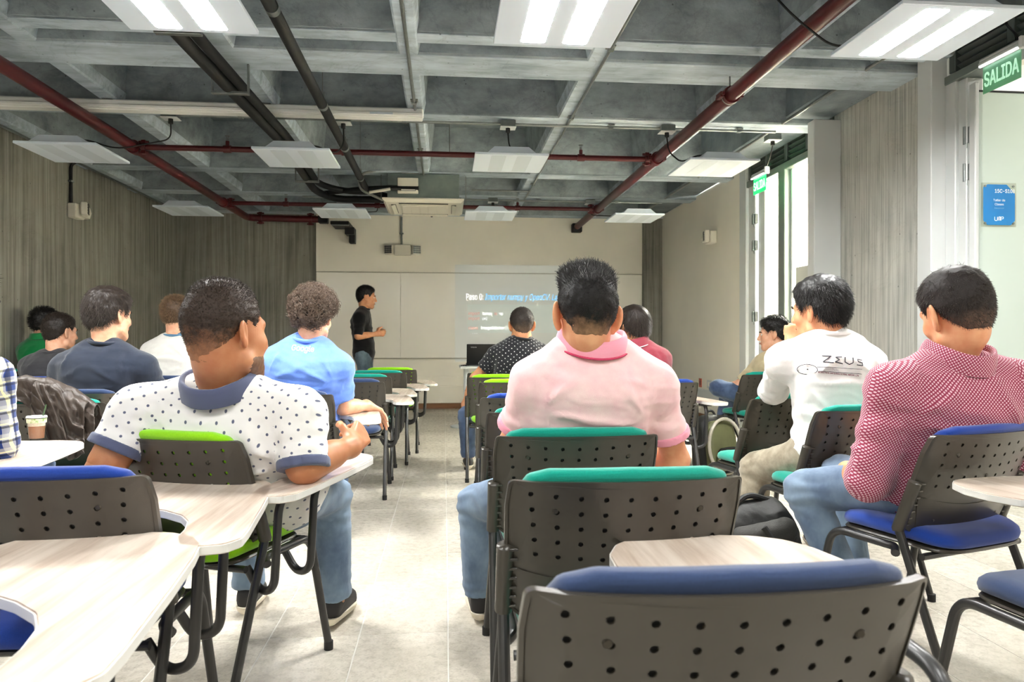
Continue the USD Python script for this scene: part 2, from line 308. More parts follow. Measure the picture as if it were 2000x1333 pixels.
# near door, its leaf swung out into the corridor
d2 = tag(UsdGeom.Xform.Define(stage, '/World/door_2'), 'near door frame, its milky glass leaf swung out into the corridor', None, kind='structure')
obj('jamb', bx(XR - .02, XR + .12, 4.6, 4.70, 0, 2.87, .006), M_WHITE2, d2)
obj('jamb', bx(XR + .0, XR + .12, 4.52, 4.6, 0, 2.86, .006), M_WHITE2, d2)
obj('leaf_stile', bx(XR + .0, XR + .03, 4.44, 4.5, .01, 2.80, .006), M_WHITE2, d2)
obj('leaf_pane', bx(XR + .03, XR + .99, 4.455, 4.467, .03, 2.74, .002), M_FROST, d2)
obj('leaf_top_seal', bx(XR + .03, XR + .99, 4.452, 4.470, 2.74, 2.752, .002), M_BLACK, d2)
obj('frame_head', bx(XR - .03, XR + .14, 2.6, 4.70, 2.86, 2.92, .006), M_ALU, d2)
obj('jamb', bx(XR - .02, XR + .12, 2.6, 2.72, 0, 2.87, .006), M_WHITE2, d2)
for z in (2.47, 2.22, .4): hinge(d2, XR + .02, 4.55, z)
louvres(d2, 2.6, 4.66, 2.94, 3.32, XR + .03, 4); obj('louvre_light_block', bx(XR + .085, XR + .095, 2.6, 4.7, 2.92, 3.34, 0), M_DARKALU, d2, smooth=False)  # same added light-blocking sheet behind the near louvres
# room sign on the leaf
rs = thing('room_sign', 'square blue room sign screwed to the milky glass leaf', 'sign', (XR + .06, 4.448, 1.853))
W_, H_ = .225, .27
obj('acrylic_plate', bx(-.012, W_ + .012, -.004, .004, -.012, H_ + .012, .002), pane('sign_acrylic'), rs)
body = Polygon([(.0, .03), (.03, 0), (W_ - .03, 0), (W_, .03), (W_, H_ - .06), (W_ - .06, H_), (.03, H_), (0, H_ - .02)])
def front(m, y): m = m.copy(); m.apply_transform(np.array([[1, 0, 0, 0], [0, 0, -1, y], [0, 1, 0, 0], [0, 0, 0, 1.]])); return m
obj('blue_face', front(prism(body, .002), -.004), mat('sign_blue', (28, 128, 200), .35), rs, smooth=False)
M_SW = mat('sign_white', (240, 243, 245), .5)
obj('room_number', front(T(text('15C-S108', .026, .001, True), (.078, H_ - .055, 0), s=(.78, .9, 1)), -.0065), M_SW, rs, smooth=False)
obj('room_name', front(cat_([T(text(s, .015, .001, centre=True), (.112, z, 0)) for s, z in (('Taller de', .158), ('Clases', .131))]), -.0065), M_SW, rs, smooth=False)
obj('small_print', front(T(text('Classroom', .010, .001, centre=True), (.112, .108, 0)), -.0065), mat('sign_pale_blue', (120, 180, 225), .5), rs, smooth=False)
lg = [tube(fillet([(.08, 0.055, 0), (.08, .03, 0), (.10, .03, 0), (.10, .055, 0)], .008), .003, 6), tube(fillet([(.108, .03, 0), (.108, .055, 0), (.125, .055, 0), (.125, .03, 0)], .008), .003, 6), tube(fillet([(.118, .03, 0), (.118, .052, 0), (.142, .055, 0), (.142, .042, 0), (.130, .042, 0)], .006), .003, 6)]
obj('emblem', front(cat_(lg), -.005), M_SW, rs)
for x, z in ((.012, .012), (W_ - .012, .012), (.012, H_ - .012), (W_ - .012, H_ - .012)):
    obj('screw', T(trimesh.creation.cylinder(.007, .008, sections=10), (x, -.006, z), rx=90), M_GALV, rs)
# ---------------------------------------------------------------- board wall furniture
wbd = thing('whiteboard', 'wide white writing board across the front wall', 'whiteboard', (0, YB - .06, 0))
for k in range(4):
    w = (3.19 + 1.98) / 4
    obj('board_panel', bx(-1.98 + k * w + .002, -1.98 + (k + 1) * w - .002, -.012, .0, .805, 2.14, .002), M_BOARD, wbd)
obj('top_edge', bx(-1.985, 3.195, -.018, 0, 2.14, 2.155, .003), mat('board_trim', (190, 184, 168), .4), wbd)
obj('pen_ledge', bx(-1.985, 3.195, -.05, 0, .79, .805, .003), mat('board_trim', (190, 184, 168)), wbd)
# projected slide (light on the board)
sl = thing('projected_slide', 'projected slide with white, blue and red program text on the board', 'slide', (0, YB - .0735, 0))
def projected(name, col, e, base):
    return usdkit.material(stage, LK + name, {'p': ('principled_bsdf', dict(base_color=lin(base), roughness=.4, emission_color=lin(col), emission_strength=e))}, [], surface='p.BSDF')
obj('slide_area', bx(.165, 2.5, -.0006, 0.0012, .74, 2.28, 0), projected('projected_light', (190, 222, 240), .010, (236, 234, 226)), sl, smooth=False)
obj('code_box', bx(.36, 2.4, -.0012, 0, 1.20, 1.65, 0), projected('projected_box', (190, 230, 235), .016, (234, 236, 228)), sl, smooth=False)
def fit(s, x0, x1, z, h, y, ital=0, bold=False):
    m = text(s, h, .001, bold); b = m.bounds; m.apply_translation((-b[0][0], 0, 0)); m.apply_scale((( x1 - x0) / (b[1][0] - b[0][0]), 1, 1))
    if ital: m.apply_transform(np.array([[1, ital, 0, 0], [0, 1, 0, 0], [0, 0, 1, 0], [0, 0, 0, 1.]]))
    return T(front(m, y), (x0, 0, z))
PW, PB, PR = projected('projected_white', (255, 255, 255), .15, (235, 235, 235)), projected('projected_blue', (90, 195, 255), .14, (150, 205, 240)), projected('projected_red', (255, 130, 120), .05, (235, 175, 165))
obj('heading', fit('Paso 0:', .345, .615, 1.725, .098, -.0015), PW, sl, smooth=False)
obj('heading_italic', fit('Importar numpy y OpenCV. La clase', .635, 2.02, 1.725, .098, -.0015, .2), PB, sl, smooth=False)
for s, x0, x1, z, mm in (('import', .378, .555, 1.485, PR), ('numpy', .60, .76, 1.485, PW), ('as', .79, .835, 1.485, PR), ('np', .875, .93, 1.485, PW), ('import', .378, .555, 1.405, PR), ('cv2', .60, .68, 1.405, PW), ('class', .378, .53, 1.255, PR), ('ImageStitcher():', .575, 1.01, 1.255, PW), ('...', .44, .52, 1.185, PW)):
    obj('code_word', fit(s, x0, x1, z, .05, -.002), mm, sl, smooth=False)
so = thing('wall_socket', 'orange wall socket low on the right white wall', 'socket', (XR, 9.55, .50))
obj('plate', bx(-.008, 0, -.05, .05, -.06, .06, .003), mat('socket_orange', (196, 84, 52), .4), so); obj('socket_face', bx(-.012, -.006, -.025, .025, -.03, .03, .003), mat('socket_dark', (140, 52, 34), .4), so)
so = thing('wall_socket', 'white double wall socket right of the orange one', 'socket', (XR, 9.2, .50))
obj('plate', bx(-.008, 0, -.09, .09, -.055, .055, .003), M_WHITE2, so); obj('socket_face', bx(-.012, -.006, -.05, -.012, -.025, .025, .003), M_WHITE, so); obj('socket_face', bx(-.012, -.006, .012, .05, -.025, .025, .003), M_WHITE, so)
# ---------------------------------------------------------------- things under the ceiling
M_RED = mat('red_pipe_paint', (84, 20, 24), .35, var=.15, vscale=(6, 6, 6))
M_PANEL = mat('white_lamp_casing', (220, 230, 242), .4)
M_DIFF = mat('unlit_diffuser', (206, 216, 226), .5)
M_LIT = glow('lit_diffuser', (255, 255, 252), LAMP); M_LIT2 = glow('lit_diffuser_rear', (255, 255, 252), LAMP_REAR)
def lamp_parts(t, lit):
    obj('frame_plate', cat_([bx(-.3, .3, -.3, .3, .004, .024, .003)]), M_PANEL, t)
    hullp = np.array([(sx * w, sy * l, z) for w, l, z in ((.2, .285, .024), (.14, .25, .085)) for sx in (-1, 1) for sy in (-1, 1)])
    obj('raised_back', tri(manifold3d.Manifold.hull_points(hullp)), M_PANEL, t)
    for x in (-.105, .105):
        p = rounded(shapely.box(x - .062, -.268, x + .062, .268), .02)
        obj('diffuser', slab(p, .008, .0035, .0008), (M_DIFF, M_LIT, M_LIT2)[int(lit)], t)
rows = ((3.3, 1), (6.05, 0), (8.65, 0), (.55, 2), (-2.1, 2)); cols = (-2.95, -1.2, .545, 2.32)
names_r = ('nearest', 'middle', 'farthest', 'overhead', 'rearmost'); names_c = ('leftmost', 'second from the left', 'third from the left', 'rightmost')
protos = {}
for r, (y, lit) in enumerate(rows):
    for c, x in enumerate(cols):
        if r == 4 and c in (0, 3): continue
        lb = f"{'glowing' if lit else 'unlit'} square ceiling lamp, {names_c[c]} of the {names_r[r]} row"
        if lit not in protos:
            protos[lit] = thing('ceiling_lamp', lb, 'ceiling lamp', (x, y, 2.575), group=None); lamp_parts(protos[lit], lit)
        else: dup(protos[lit], lb, (x, y, 2.575))
# power cords and ceiling boxes of the lamps in view
cq = []
def cord(label, pts, r=.006, name='power_cord'):
    p = obj(name, tube(fillet(pts, .12, 8), r, 8), M_BLACK); return tag(p, label, 'cable')
def jbox(label, x, y, z=2.985):
    t = thing('junction_box', label, 'junction box', (x, y, z))
    obj('box', bx(-.065, .065, -.055, .055, .0, .055, .004), M_GALV, t); obj('cover_plate', bx(-.07, .07, -.06, .06, -.006, 0, .002), M_WHITE2, t)
    obj('cable_gland', T(trimesh.creation.cylinder(.02, .04, sections=12), (0, 0, -.025)), M_BLACK, t)
for c, x in enumerate(cols):
    bxx = x + (.62, .32, .02, -.3)[c]
    jbox(f'small metal junction box over the middle-row lamp, {names_c[c]}', bxx, 6.38)
    cord(f'black cord looping to the middle-row lamp, {names_c[c]}', [(bxx, 6.38, 2.94), (bxx + .01, 6.36, 2.80), (x + (.25, .28, .14, -.22)[c], 6.2, 2.66), (x + (.05, .12, .1, -.1)[c], 6.1, 2.72), (x + (-.1, -.02, .0, .02)[c], 6.0, 2.655)])
for c, x in ((1, -1.2), (2, .545), (3, 2.32)):
    bxx = x + (0, .3, .12, -.3)[c]
    jbox(f'small metal junction box over the farthest-row lamp, {names_c[c]}', bxx, 9.86)
    cord(f'black cord hanging to the farthest-row lamp, {names_c[c]}', [(bxx, 9.86, 2.94), (bxx, 9.8, 2.82), (x + .12, 9.2, 2.70), (x + .05, 8.7, 2.655)])
jbox('flat junction box by the ceiling above the near exit sign', 3.3, 3.95, 3.04)
jbox('flat junction box by the ceiling above the far exit sign', 3.2, 6.75, 3.04)
cord('black cord swooping to the near right glowing lamp', [(1.75, 3.75, 3.0), (1.85, 3.65, 2.8), (2.05, 3.6, 2.62), (2.2, 3.5, 2.64), (2.3, 3.4, 2.655)])
# conduits
def conduit(label, pts, r=.0125, clips=()):
    t = thing('conduit', label, 'conduit', (0, 0, 0)); obj('pipe', tube(fillet(pts, .08), r, 10), M_GALV, t)
    for cx, cy, cz in clips: obj('clip', cat_([bx(cx - .03, cx + .03, cy - .03, cy + .03, cz + r * .6, cz + r + .008, .002), bx(cx - .02, cx + .02, cy - .02, cy + .02, cz - r - .004, cz + r, .002)]), M_GALV, t)
conduit('galvanised conduit running across over the middle lamp row', [(-2.33, 6.38, 3.015), (3.05, 6.38, 3.015)], clips=[(x, 6.38, 3.015) for x in (-1.75, -.35, 1.5, 2.7)])
conduit('thin galvanised conduit running across near the front wall', [(-1.9, 9.86, 3.015), (3.05, 9.86, 3.015)], clips=[(x, 9.86, 3.015) for x in (-1.2, .2, 1.3, 2.4)])
conduit('galvanised conduit along the rib left of centre', [(-.245, -.5, 3.03), (-.245, 8.6, 3.03)], clips=[(-.245, y, 3.03) for y in (3.9, 5.9, 7.4)])
conduit('galvanised conduit along the rib right of centre', [(1.105, -.5, 3.03), (1.105, 9.9, 3.03)], r=.011, clips=[(1.105, y, 3.03) for y in (4.7, 6.2, 8.9)])
conduit('thin dark conduit along the top of the left wall', [(-4.0, .5, 3.03), (-4.0, 11.3, 3.03)], r=.012)
conduit('grey conduit along the edge beam over the right wall', [(3.06, .5, 3.06), (3.06, 11.2, 3.06)], r=.014)
conduit('short galvanised conduit behind the air conditioner', [(.35, 9.3, 3.03), (1.1, 9.3, 3.03)], r=.012)
# red sprinkler pipes
def flange(t, p, ax, r, w=.05):
    m = T(trimesh.creation.cylinder(r, w, sections=20)); b = [m]
    for k in range(2): b.append(T(trimesh.creation.cylinder(.012, w + .05, sections=8), ((-1) ** k * (r + .008), 0, 0)))
    for k in range(2): b.append(bx((-1) ** k * (r - .005), (-1) ** k * (r + .025), -.02, .02, -w * .5, w * .5, .003))
    m = cat_(b)
    if ax == 'y': m = T(m, rx=90)
    if ax == 'x': m = T(m, ry=90)
    obj('coupling', T(m, p), M_RED, t)
ZP = 2.9
t = thing('sprinkler_main', 'thick red sprinkler pipe running along the left side of the ceiling', 'pipe')
obj('pipe', tube(fillet([(-2.9, -2, ZP), (-2.9, 10.95, ZP), (-1.86, 11.0, ZP)], .12, 8), .05, 18), M_RED, t)
for y in (4.2, 7.05, 9.78): flange(t, (-2.9, y, ZP), 'y', .064, .09)
flange(t, (-2.72, 10.96, ZP), 'x', .064); flange(t, (-2.0, 11.0, ZP), 'x', .066)
obj('end_cap', bx(-1.88, -1.74, 10.93, 11.06, ZP - .06, ZP + .06, .01), M_BLACK, t)
t = thing('sprinkler_main', 'thick red sprinkler pipe running along the right side of the ceiling', 'pipe')
obj('pipe', tube([(2.11, -2, ZP), (2.11, 11.36, ZP)], .05, 18), M_RED, t)
for y in (5.15, 7.0, 9.8): flange(t, (2.11, y, ZP), 'y', .064, .09)
obj('hanger_ring', T(trimesh.creation.torus(.06, .008, 20, 8), (2.11, 5.15, ZP), rx=90), M_GALV, t); obj('hanger_rod', seg((2.11, 5.15, ZP + .05), (2.11, 5.15, 3.1), .006), M_GALV, t)
obj('end_cap', bx(2.03, 2.19, 11.28, 11.4, ZP - .09, ZP + .05, .01), M_BLACK, t)
for y, nm, xs in ((7.03, 'nearer', (-2.05, -.95, 1.35)), (9.79, 'farther', (-2.1, -.9, 1.0))):
    t = thing('sprinkler_branch', f'{nm} thin red sprinkler pipe crossing between the two mains', 'pipe')
    obj('pipe', tube([(-2.9, y, ZP), (2.11, y, ZP)], .027, 14), M_RED, t)
    for x in (-2.81, 2.02): flange(t, (x, y, ZP), 'x', .04, .04)
    for x in xs:
        obj('tee', cat_([T(trimesh.creation.cylinder(.036, .07, sections=14), (x, y, ZP), ry=90), seg((x, y, ZP), (x, y, ZP + .075), .018)]), M_RED, t)
        obj('sprinkler_head', cat_([seg((x, y, ZP + .07), (x, y, ZP + .10), .012), T(trimesh.creation.cylinder(.022, .004, sections=12), (x, y, ZP + .125)), seg((x - .012, y, ZP + .1), (x - .006, y, ZP + .125), .003), seg((x + .012, y, ZP + .1), (x + .006, y, ZP + .125), .003)]), M_GALV, t)
    for x in (-1.62, .05): obj('hanger_rod', seg((x, y, ZP), (x, y, ZS), .005), M_GALV, t)
# insulated refrigerant pipes
M_INS = mat('black_pipe_insulation', (13, 13, 15), .6, var=.3, vscale=(9, 9, 9), bump=.4, bscale=(50, 12, 50))
t = thing('insulated_pipe', 'black insulated pipe bundle in square hangers, left one of the two', 'pipe')
obj('pipe', tube(fillet([(-1.57, -1, 2.90), (-1.57, 4.5, 2.9), (-1.50, 5.6, 2.87), (-1.50, 6.8, 2.92), (-1.53, 8.7, 2.86), (-1.35, 9.05, 2.83), (-.75, 9.05, 2.84)], .3), .042, 14), M_INS, t)
obj('pipe', tube(fillet([(-1.49, -1, 2.93), (-1.49, 4.5, 2.93), (-1.43, 5.6, 2.9), (-1.43, 6.8, 2.95), (-1.46, 8.5, 2.9), (-1.2, 8.8, 2.88), (-.75, 8.8, 2.88)], .3), .036, 14), M_INS, t)
for y in (4.25, 5.25, 8.1):
    x = -1.52
    obj('hanger', cat_([bx(x - .12, x + .14, y - .02, y + .02, 2.83, 2.85, .003), bx(x - .12, x - .108, y - .015, y + .015, 2.84, 3.2, .002), bx(x + .128, x + .14, y - .015, y + .015, 2.84, 3.2, .002)]), M_GALV, t)
t = thing('insulated_pipe', 'black insulated pipe with bright metal bands, right one of the two', 'pipe')
obj('pipe', tube(fillet([(-.92, -1, 2.87), (-.92, 8.75, 2.87), (-.7, 9.0, 2.87)], .15), .037, 16), M_INS, t)
for y in (3.95, 5.55, 6.75, 8.0):
    obj('metal_band', T(trimesh.creation.cylinder(.040, .05, sections=18), (-.92, y, 2.87), rx=90), M_GALV, t)
    obj('hanger_rod', cat_([seg((-.92, y, 2.9), (-.92, y, ZS), .004), bx(-.935, -.905, y - .012, y + .012, 2.9, 2.97, .002)]), M_GALV, t)
t = thing('ceiling_trunking', 'long white metal trunking hung across under the ceiling on the left', 'trunking')
MT = mat('white_trunking', (246, 246, 242), .4)
obj('casing', bx(XL, -.177, 6.09, 6.22, 2.985, 3.045, .012), MT, t); obj('front_rail', bx(XL, -.177, 6.07, 6.10, 2.97, 3.0, .006), MT, t)
obj('lower_lip', bx(XL, -.185, 6.10, 6.20, 2.962, 2.985, .006), MT, t)
obj('small_label', bx(-.62, -.43, 6.064, 6.071, 2.977, 2.994, 0), M_DIFF, t, smooth=False)
for x in (-2.72, -1.47): obj('mount', bx(x - .04, x + .04, 6.08, 6.18, 3.04, 3.056, .003), M_GALV, t)
# air conditioner
M_AC = mat('cream_plastic', (226, 220, 206), .45)
ac = thing('air_conditioner', 'cream ceiling cassette air conditioner under a galvanised box', 'air conditioner', (-.245, 8.9, 2.70))
hp = np.array([(sx * w, sy * w, z) for w, z in ((.475, .045), (.475, .03), (.44, .0)) for sx in (-1, 1) for sy in (-1, 1)])
obj('panel', tri(manifold3d.Manifold.hull_points(hp)), M_AC, ac)
obj('grille', bx(-.27, .27, -.27, .27, -.012, 0, .004), M_AC, ac)
for i in range(5): obj('grille_bar', bx(-.255 + i * .104, -.255 + i * .104 + .094, -.25, .25, -.016, -.01, .002), M_AC, ac)
for k in range(4):
    m = T(cat_([bx(-.29, .29, -.385, -.33, -.004, .004, .002)]), rz=90 * k); obj('air_slot', m, mat('dark_slot', (58, 56, 52), .6), ac)
    m = T(T(bx(-.285, .285, -.028, .028, -.003, .003, .001), (0, -.358, -.008), rx=18), rz=90 * k); obj('flap', m, M_AC, ac)
obj('metal_box', bx(-.42, .42, -.42, .42, .045, .34, .006), mat('zinc_sheet', (142, 154, 150), .4, metal=.55, var=.2, vscale=(7, 7, 7)), ac)
obj('wiring_box', bx(-.30, -.06, -.47, -.42, .10, .28, .006), M_AC, ac)
obj('wiring_label', bx(-.275, -.085, -.472, -.469, .125, .175, 0), mat('grey_label', (130, 128, 122), .6), ac, smooth=False)
obj('wiring_label', bx(-.265, -.095, -.474, -.471, .133, .167, 0), mat('pale_label', (214, 210, 200), .6), ac, smooth=False)
for x in (-.5, .5): obj('hanger_rod', seg((x, -.3, .03), (x, -.3, .86), .005), M_GALV, ac)
obj('sensor_knob', T(trimesh.creation.icosphere(2, .016), (.08, .43, -.01)), mat('dark_slot', (58, 56, 52)), ac)
t = thing('drain_hose', 'grey hose arching beside the air conditioner to its left corner', 'hose')
obj('hose', tube(fillet([(-.3, 8.5, 3.04), (-.75, 8.45, 3.08), (-.98, 8.42, 3.0), (-.98, 8.42, 2.83), (-.70, 8.5, 2.72)], .3, 10), .016, 12), mat('grey_hose', (126, 128, 124), .5), t)
t = thing('refrigerant_line', 'black line with a white sleeve entering the air conditioner box', 'pipe')
obj('line', tube([(-1.5, 8.95, 2.88), (-1.0, 8.6, 2.87), (-.66, 8.45, 2.86), (-.3, 8.45, 2.86)], .03, 12), M_INS, t)
obj('white_sleeve', tube([(-.86, 8.38, 2.79), (-.72, 8.36, 2.81), (-.62, 8.36, 2.83)], .017, 10), M_AC, t)
obj('line', tube([(-.62, 8.36, 2.83), (-.5, 8.38, 2.84)], .02, 10), M_INS, t)
t = thing('pipe_end_bracket', 'black stepped bracket hanging at the front wall under the left lamp', 'bracket', (-1.46, 11.2, 2.72))
obj('upper_arm', bx(-.22, .05, -.4, .1, .08, .13, .006), M_BLACK, t); obj('hook', bx(-.05, .09, -.1, .15, -.02, .09, .006), M_BLACK, t); obj('tail', bx(.0, .09, .0, .15, -.14, 0, .006), M_BLACK, t); obj('strap', bx(-.2, .05, -.42, -.38, .06, .075, .002), M_GALV, t)
# emergency lamps
def led_head(t, loc, rz, rx=0):
    m = bx(-.07, .07, -.035, .03, -.075, .075, .012); obj('lamp_head', T(m, loc, rx=rx, rz=rz), M_AC, t)
    g = cat_([T(lathe([(0, 0), (.011, 0), (.016, .008), (.0, .008)], 8), (-.045 + .03 * i, -.037, -.045 + .03 * j), rx=90) for i in range(4) for j in range(4)])
    obj('led_grid', T(g, loc, rx=rx, rz=rz), mat('led_reflector', (120, 122, 120), .2, metal=.7), t)
e = thing('emergency_light', 'twin-headed emergency light in the middle of the front wall', 'emergency light', (-.65, YB - .05, 2.50))
obj('body', bx(-.13, .13, -.09, 0, -.09, .08, .01), M_AC, e); led_head(e, (-.21, -.06, .0), -18); led_head(e, (.21, -.06, 0), 18)
obj('conduit_drop', seg((-.02, -.03, .08), (-.02, -.03, .52), .015), M_GALV, e); obj('conduit_clip', bx(-.05, .01, -.05, 0, .25, .27, .003), M_GALV, e)
e = thing('emergency_light', 'emergency light on the left concrete wall under a dark conduit', 'emergency light', (XL, 8.35, 2.52), -90)
obj('body', bx(-.1, .1, .0, .09, -.09, .07, .01), M_AC, e)
led_head(e, (-.02, .12, .02), 200); obj('lamp_head', T(lathe([(0, -.07), (.06, -.06), (.075, 0), (.06, .06), (0, .07)], 20), (-.16, .05, 0), s=None), M_AC, e)
obj('conduit_drop', tube(fillet([(.06, .02, .06), (.06, .02, .5), (.0, .1, .56)], .05), .016, 10), M_BLACK, e); obj('conduit_clip', bx(.03, .09, 0, .04, .3, .32, .003), M_GALV, e)
e = thing('emergency_light', 'emergency light on the white right wall before the far door', 'emergency light', (XR, 9.05, 2.43), 90)
obj('body', bx(-.1, .1, .0, .09, -.09, .07, .01), M_AC, e); led_head(e, (-.05, .12, .0), 165); obj('lamp_head', T(lathe([(0, -.06), (.055, -.05), (.07, 0), (.055, .05), (0, .06)], 20), (.15, .05, 0)), M_AC, e)
# exit signs
def exit_sign(label, loc, lit):
    t = thing('exit_sign', label, 'exit sign', loc); UsdGeom.Xformable(t).AddScaleOp().Set((.66, .66, .66))      # local y along the wall; the face looks to -x
    obj('light_bar', cat_([bx(-.035, .035, -.24, .24, 0, .075, .014), bx(-.05, -.02, -.23, .23, .005, .04, .01)]), M_WHITE2, t)
    obj('lens', bx(-.047, -.02, -.225, .225, -.006, .012, .004), glow('exit_lens', (255, 255, 255), .45), t)
    obj('end_cap', bx(-.04, .04, -.262, -.225, -.01, .10, .01), M_WHITE2, t)
    fm = usdkit.material(stage, LK + ('exit_green_lit' if lit else 'exit_green_glass'), {'p': ('principled_bsdf', dict(base_color=lin((40, 190, 110) if lit else (140, 182, 160)), roughness=.15, emission_color=lin((40, 235, 120)), emission_strength=.15 if lit else .01)), 't': ('transparent_bsdf', dict(color=lin((190, 235, 210)))), 'm': ('mix_closure', dict(fac=.7))}, [('t.BSDF', 'm.closure1'), ('p.BSDF', 'm.closure2')], surface='m.closure')
    obj('green_plate', bx(-.004, .004, -.22, .22, -.25, -.005, .001), fm, t)
    m = text('SALIDA', .125, .004, True); b = m.bounds; m.apply_translation((-(b[0][0] + b[1][0]) / 2, 0, 0)); m.apply_scale((.40 / (b[1][0] - b[0][0]), 1, 1))
    m.apply_transform(np.array([[0, 0, -1, -.004], [-1, 0, 0, 0], [0, 1, 0, -.19], [0, 0, 0, 1.]]))
    obj('lettering', m, usdkit.material(stage, LK + ('exit_letters_lit' if lit else 'exit_letters'), {'p': ('principled_bsdf', dict(base_color=lin((205, 240, 220)), emission_color=lin((190, 255, 215)), emission_strength=.2 if lit else .06))}, [], surface='p.BSDF'), t, smooth=False)
exit_sign('green exit sign hanging before the near door at the right edge', (3.28, 3.95, 2.755), False)
exit_sign('small glowing green exit sign before the far door', (3.2, 7.04, 2.755), True)
cord('black cord dropping to the near exit sign', [(3.3, 3.95, 3.0), (3.29, 3.93, 2.95), (3.28, 3.85, 2.86), (3.28, 3.82, 2.81)], .007)
cord('black cord dropping to the far exit sign', [(3.2, 6.75, 3.0), (3.2, 6.8, 2.9), (3.2, 6.9, 2.81)], .007)
# ---------------------------------------------------------------- writing chairs
M_SHELL = mat('dark_chair_plastic', (60, 56, 49), .23, spec=.6, bump=.12, bscale=(600, 600, 600), coord='texture_coordinate.object')
M_FRAME = mat('black_chair_tube', (38, 37, 36), .35, spec=.6)
M_SCREW = mat('dull_screw', (66, 62, 55), .4, metal=.6)
M_FOOT = mat('black_chair_foot', (22, 22, 22), .6)
def fabric(name, c): return mat(name, c, .85, spec=.2, var=.16, vscale=(350, 350, 350), bump=.25, bscale=(900, 900, 900), coord='texture_coordinate.object', sheen=.35)
FAB = {'lime': fabric('lime_fabric', (150, 222, 12)), 'teal': fabric('teal_fabric', (0, 152, 132)), 'navy': fabric('navy_fabric', (46, 64, 100)), 'blue': fabric('blue_fabric', (24, 62, 150))}
def wood(name):
    N = {'t': ('texture_coordinate', {}), 'm': ('mapping', dict(scale=(34, 2.2, 10), rotation=(0, 0, .1))), 'n': ('noise_texture', dict(scale=1., detail=5., roughness=.6, distortion=.3)),
         'r': ('rgb_ramp', dict(ramp=[(.3, lin((180, 158, 140))), (.62, lin((218, 204, 190)))])), 'p': ('principled_bsdf', dict(roughness=.32, specular_ior_level=.5))}
    return usdkit.material(stage, LK + name, N, [('t.object', 'm.vector'), ('m.vector', 'n.vector'), ('n.fac', 'r.fac'), ('r.color', 'p.base_color')], surface='p.BSDF')
M_TAB = wood('pale_wood_laminate'); M_EDGE = mat('white_edge_band', (216, 214, 208), .4)
def yb(z): return -.25 + (.80 - z) * .40                       # backrest line, leaning back
def curve(v, off=0.0):
    v = np.asarray(v, float); x, z = v[:, 0], v[:, 2]
    e = np.clip((np.abs(x) - .205) / .05, 0, 1)
    return np.stack([x, yb(z) + .62 * x * x + .016 * e ** 2 + v[:, 1], z], 1)
def warp(m, refine=.025):
    m = m.refine_to_length(refine)
    return m.warp_batch(curve) if hasattr(m, 'warp_batch') else m
def make_shell():
    out = shapely.Polygon([(-.250, .80), (.250, .80), (.256, .74), (.252, .56), (.236, .49), (.20, .462), (-.20, .462), (-.236, .49), (-.252, .56), (-.256, .74)])
    out = out.buffer(-.014, quad_segs=5).buffer(.014, quad_segs=5)
    holes = []
    for i in range(9):
        for j in range(5):
            x = (i - 4) * .0515 * (1 - .02 * j); z = .772 - j * .033 - .012 * (1 - ((i - 4) / 4.) ** 2) - .002 * j
            a = np.arange(10) * np.pi / 5; holes.append(np.stack([x + .0056 * np.cos(a), z + .0056 * np.sin(a)], 1))
    cs = manifold3d.CrossSection([np.array(out.exterior.coords)[:-1]], manifold3d.FillRule.EvenOdd)
    hs = manifold3d.CrossSection(holes, manifold3d.FillRule.NonZero)
    def up(c, y0, y1): return manifold3d.Manifold.extrude(c, y1 - y0).rotate((90, 0, 0)).translate((0, y1, 0))
    plate = up(cs - hs, -.003, .003)
    rim = up(cs - cs.offset(-.006, manifold3d.JoinType.Round), -.006, .010)
    return plate + rim
def make_lower():
    a = np.linspace(-1, 1, 15); top = [(x * .232, .585 - .035 * (1 - x * x) + .012) for x in a]
    p = shapely.Polygon([(-.2, .468), (.2, .468), (.225, .56)] + top[::-1] + [(-.225, .56)]).buffer(0)
    c = manifold3d.CrossSection([np.array(p.exterior.coords)[:-1]], manifold3d.FillRule.EvenOdd)
    return manifold3d.Manifold.extrude(c, .003).rotate((90, 0, 0)).translate((0, -.0025, 0))
SH = tri(warp(make_shell(), .03)); LOW = tri(warp(make_lower(), .03))
SCREW = ([T(lathe([(0, 0), (.007, 0), (.005, .003), (0, .003)], 10), (x, yb(z) + .62 * x * x - .003, z), rx=90) for x, z in ((-.155, .735), (.155, .735), (-.15, .515), (.15, .515), (0, .66))])
def cushion():
    s = manifold3d.Manifold.sphere(.02, 18); out = []
    for x, z in ((-.205, .57), (.205, .57), (-.212, .772), (.212, .772), (-.198, .794), (.198, .794), (-.165, .804), (.165, .804), (0, .807)):
        for y in (.025, .032): out.append(s.translate((x, y, z)))
    return tri(warp(manifold3d.Manifold.batch_hull(out), .025))
def squircle(w, d, n=40, e=4.0, y0=0.):
    a = np.linspace(0, 2 * np.pi, n, endpoint=False); c, s = np.cos(a), np.sin(a)
    return np.stack([w * np.sign(c) * abs(c) ** (2 / e), y0 + d * np.sign(s) * abs(s) ** (2 / e)], 1)
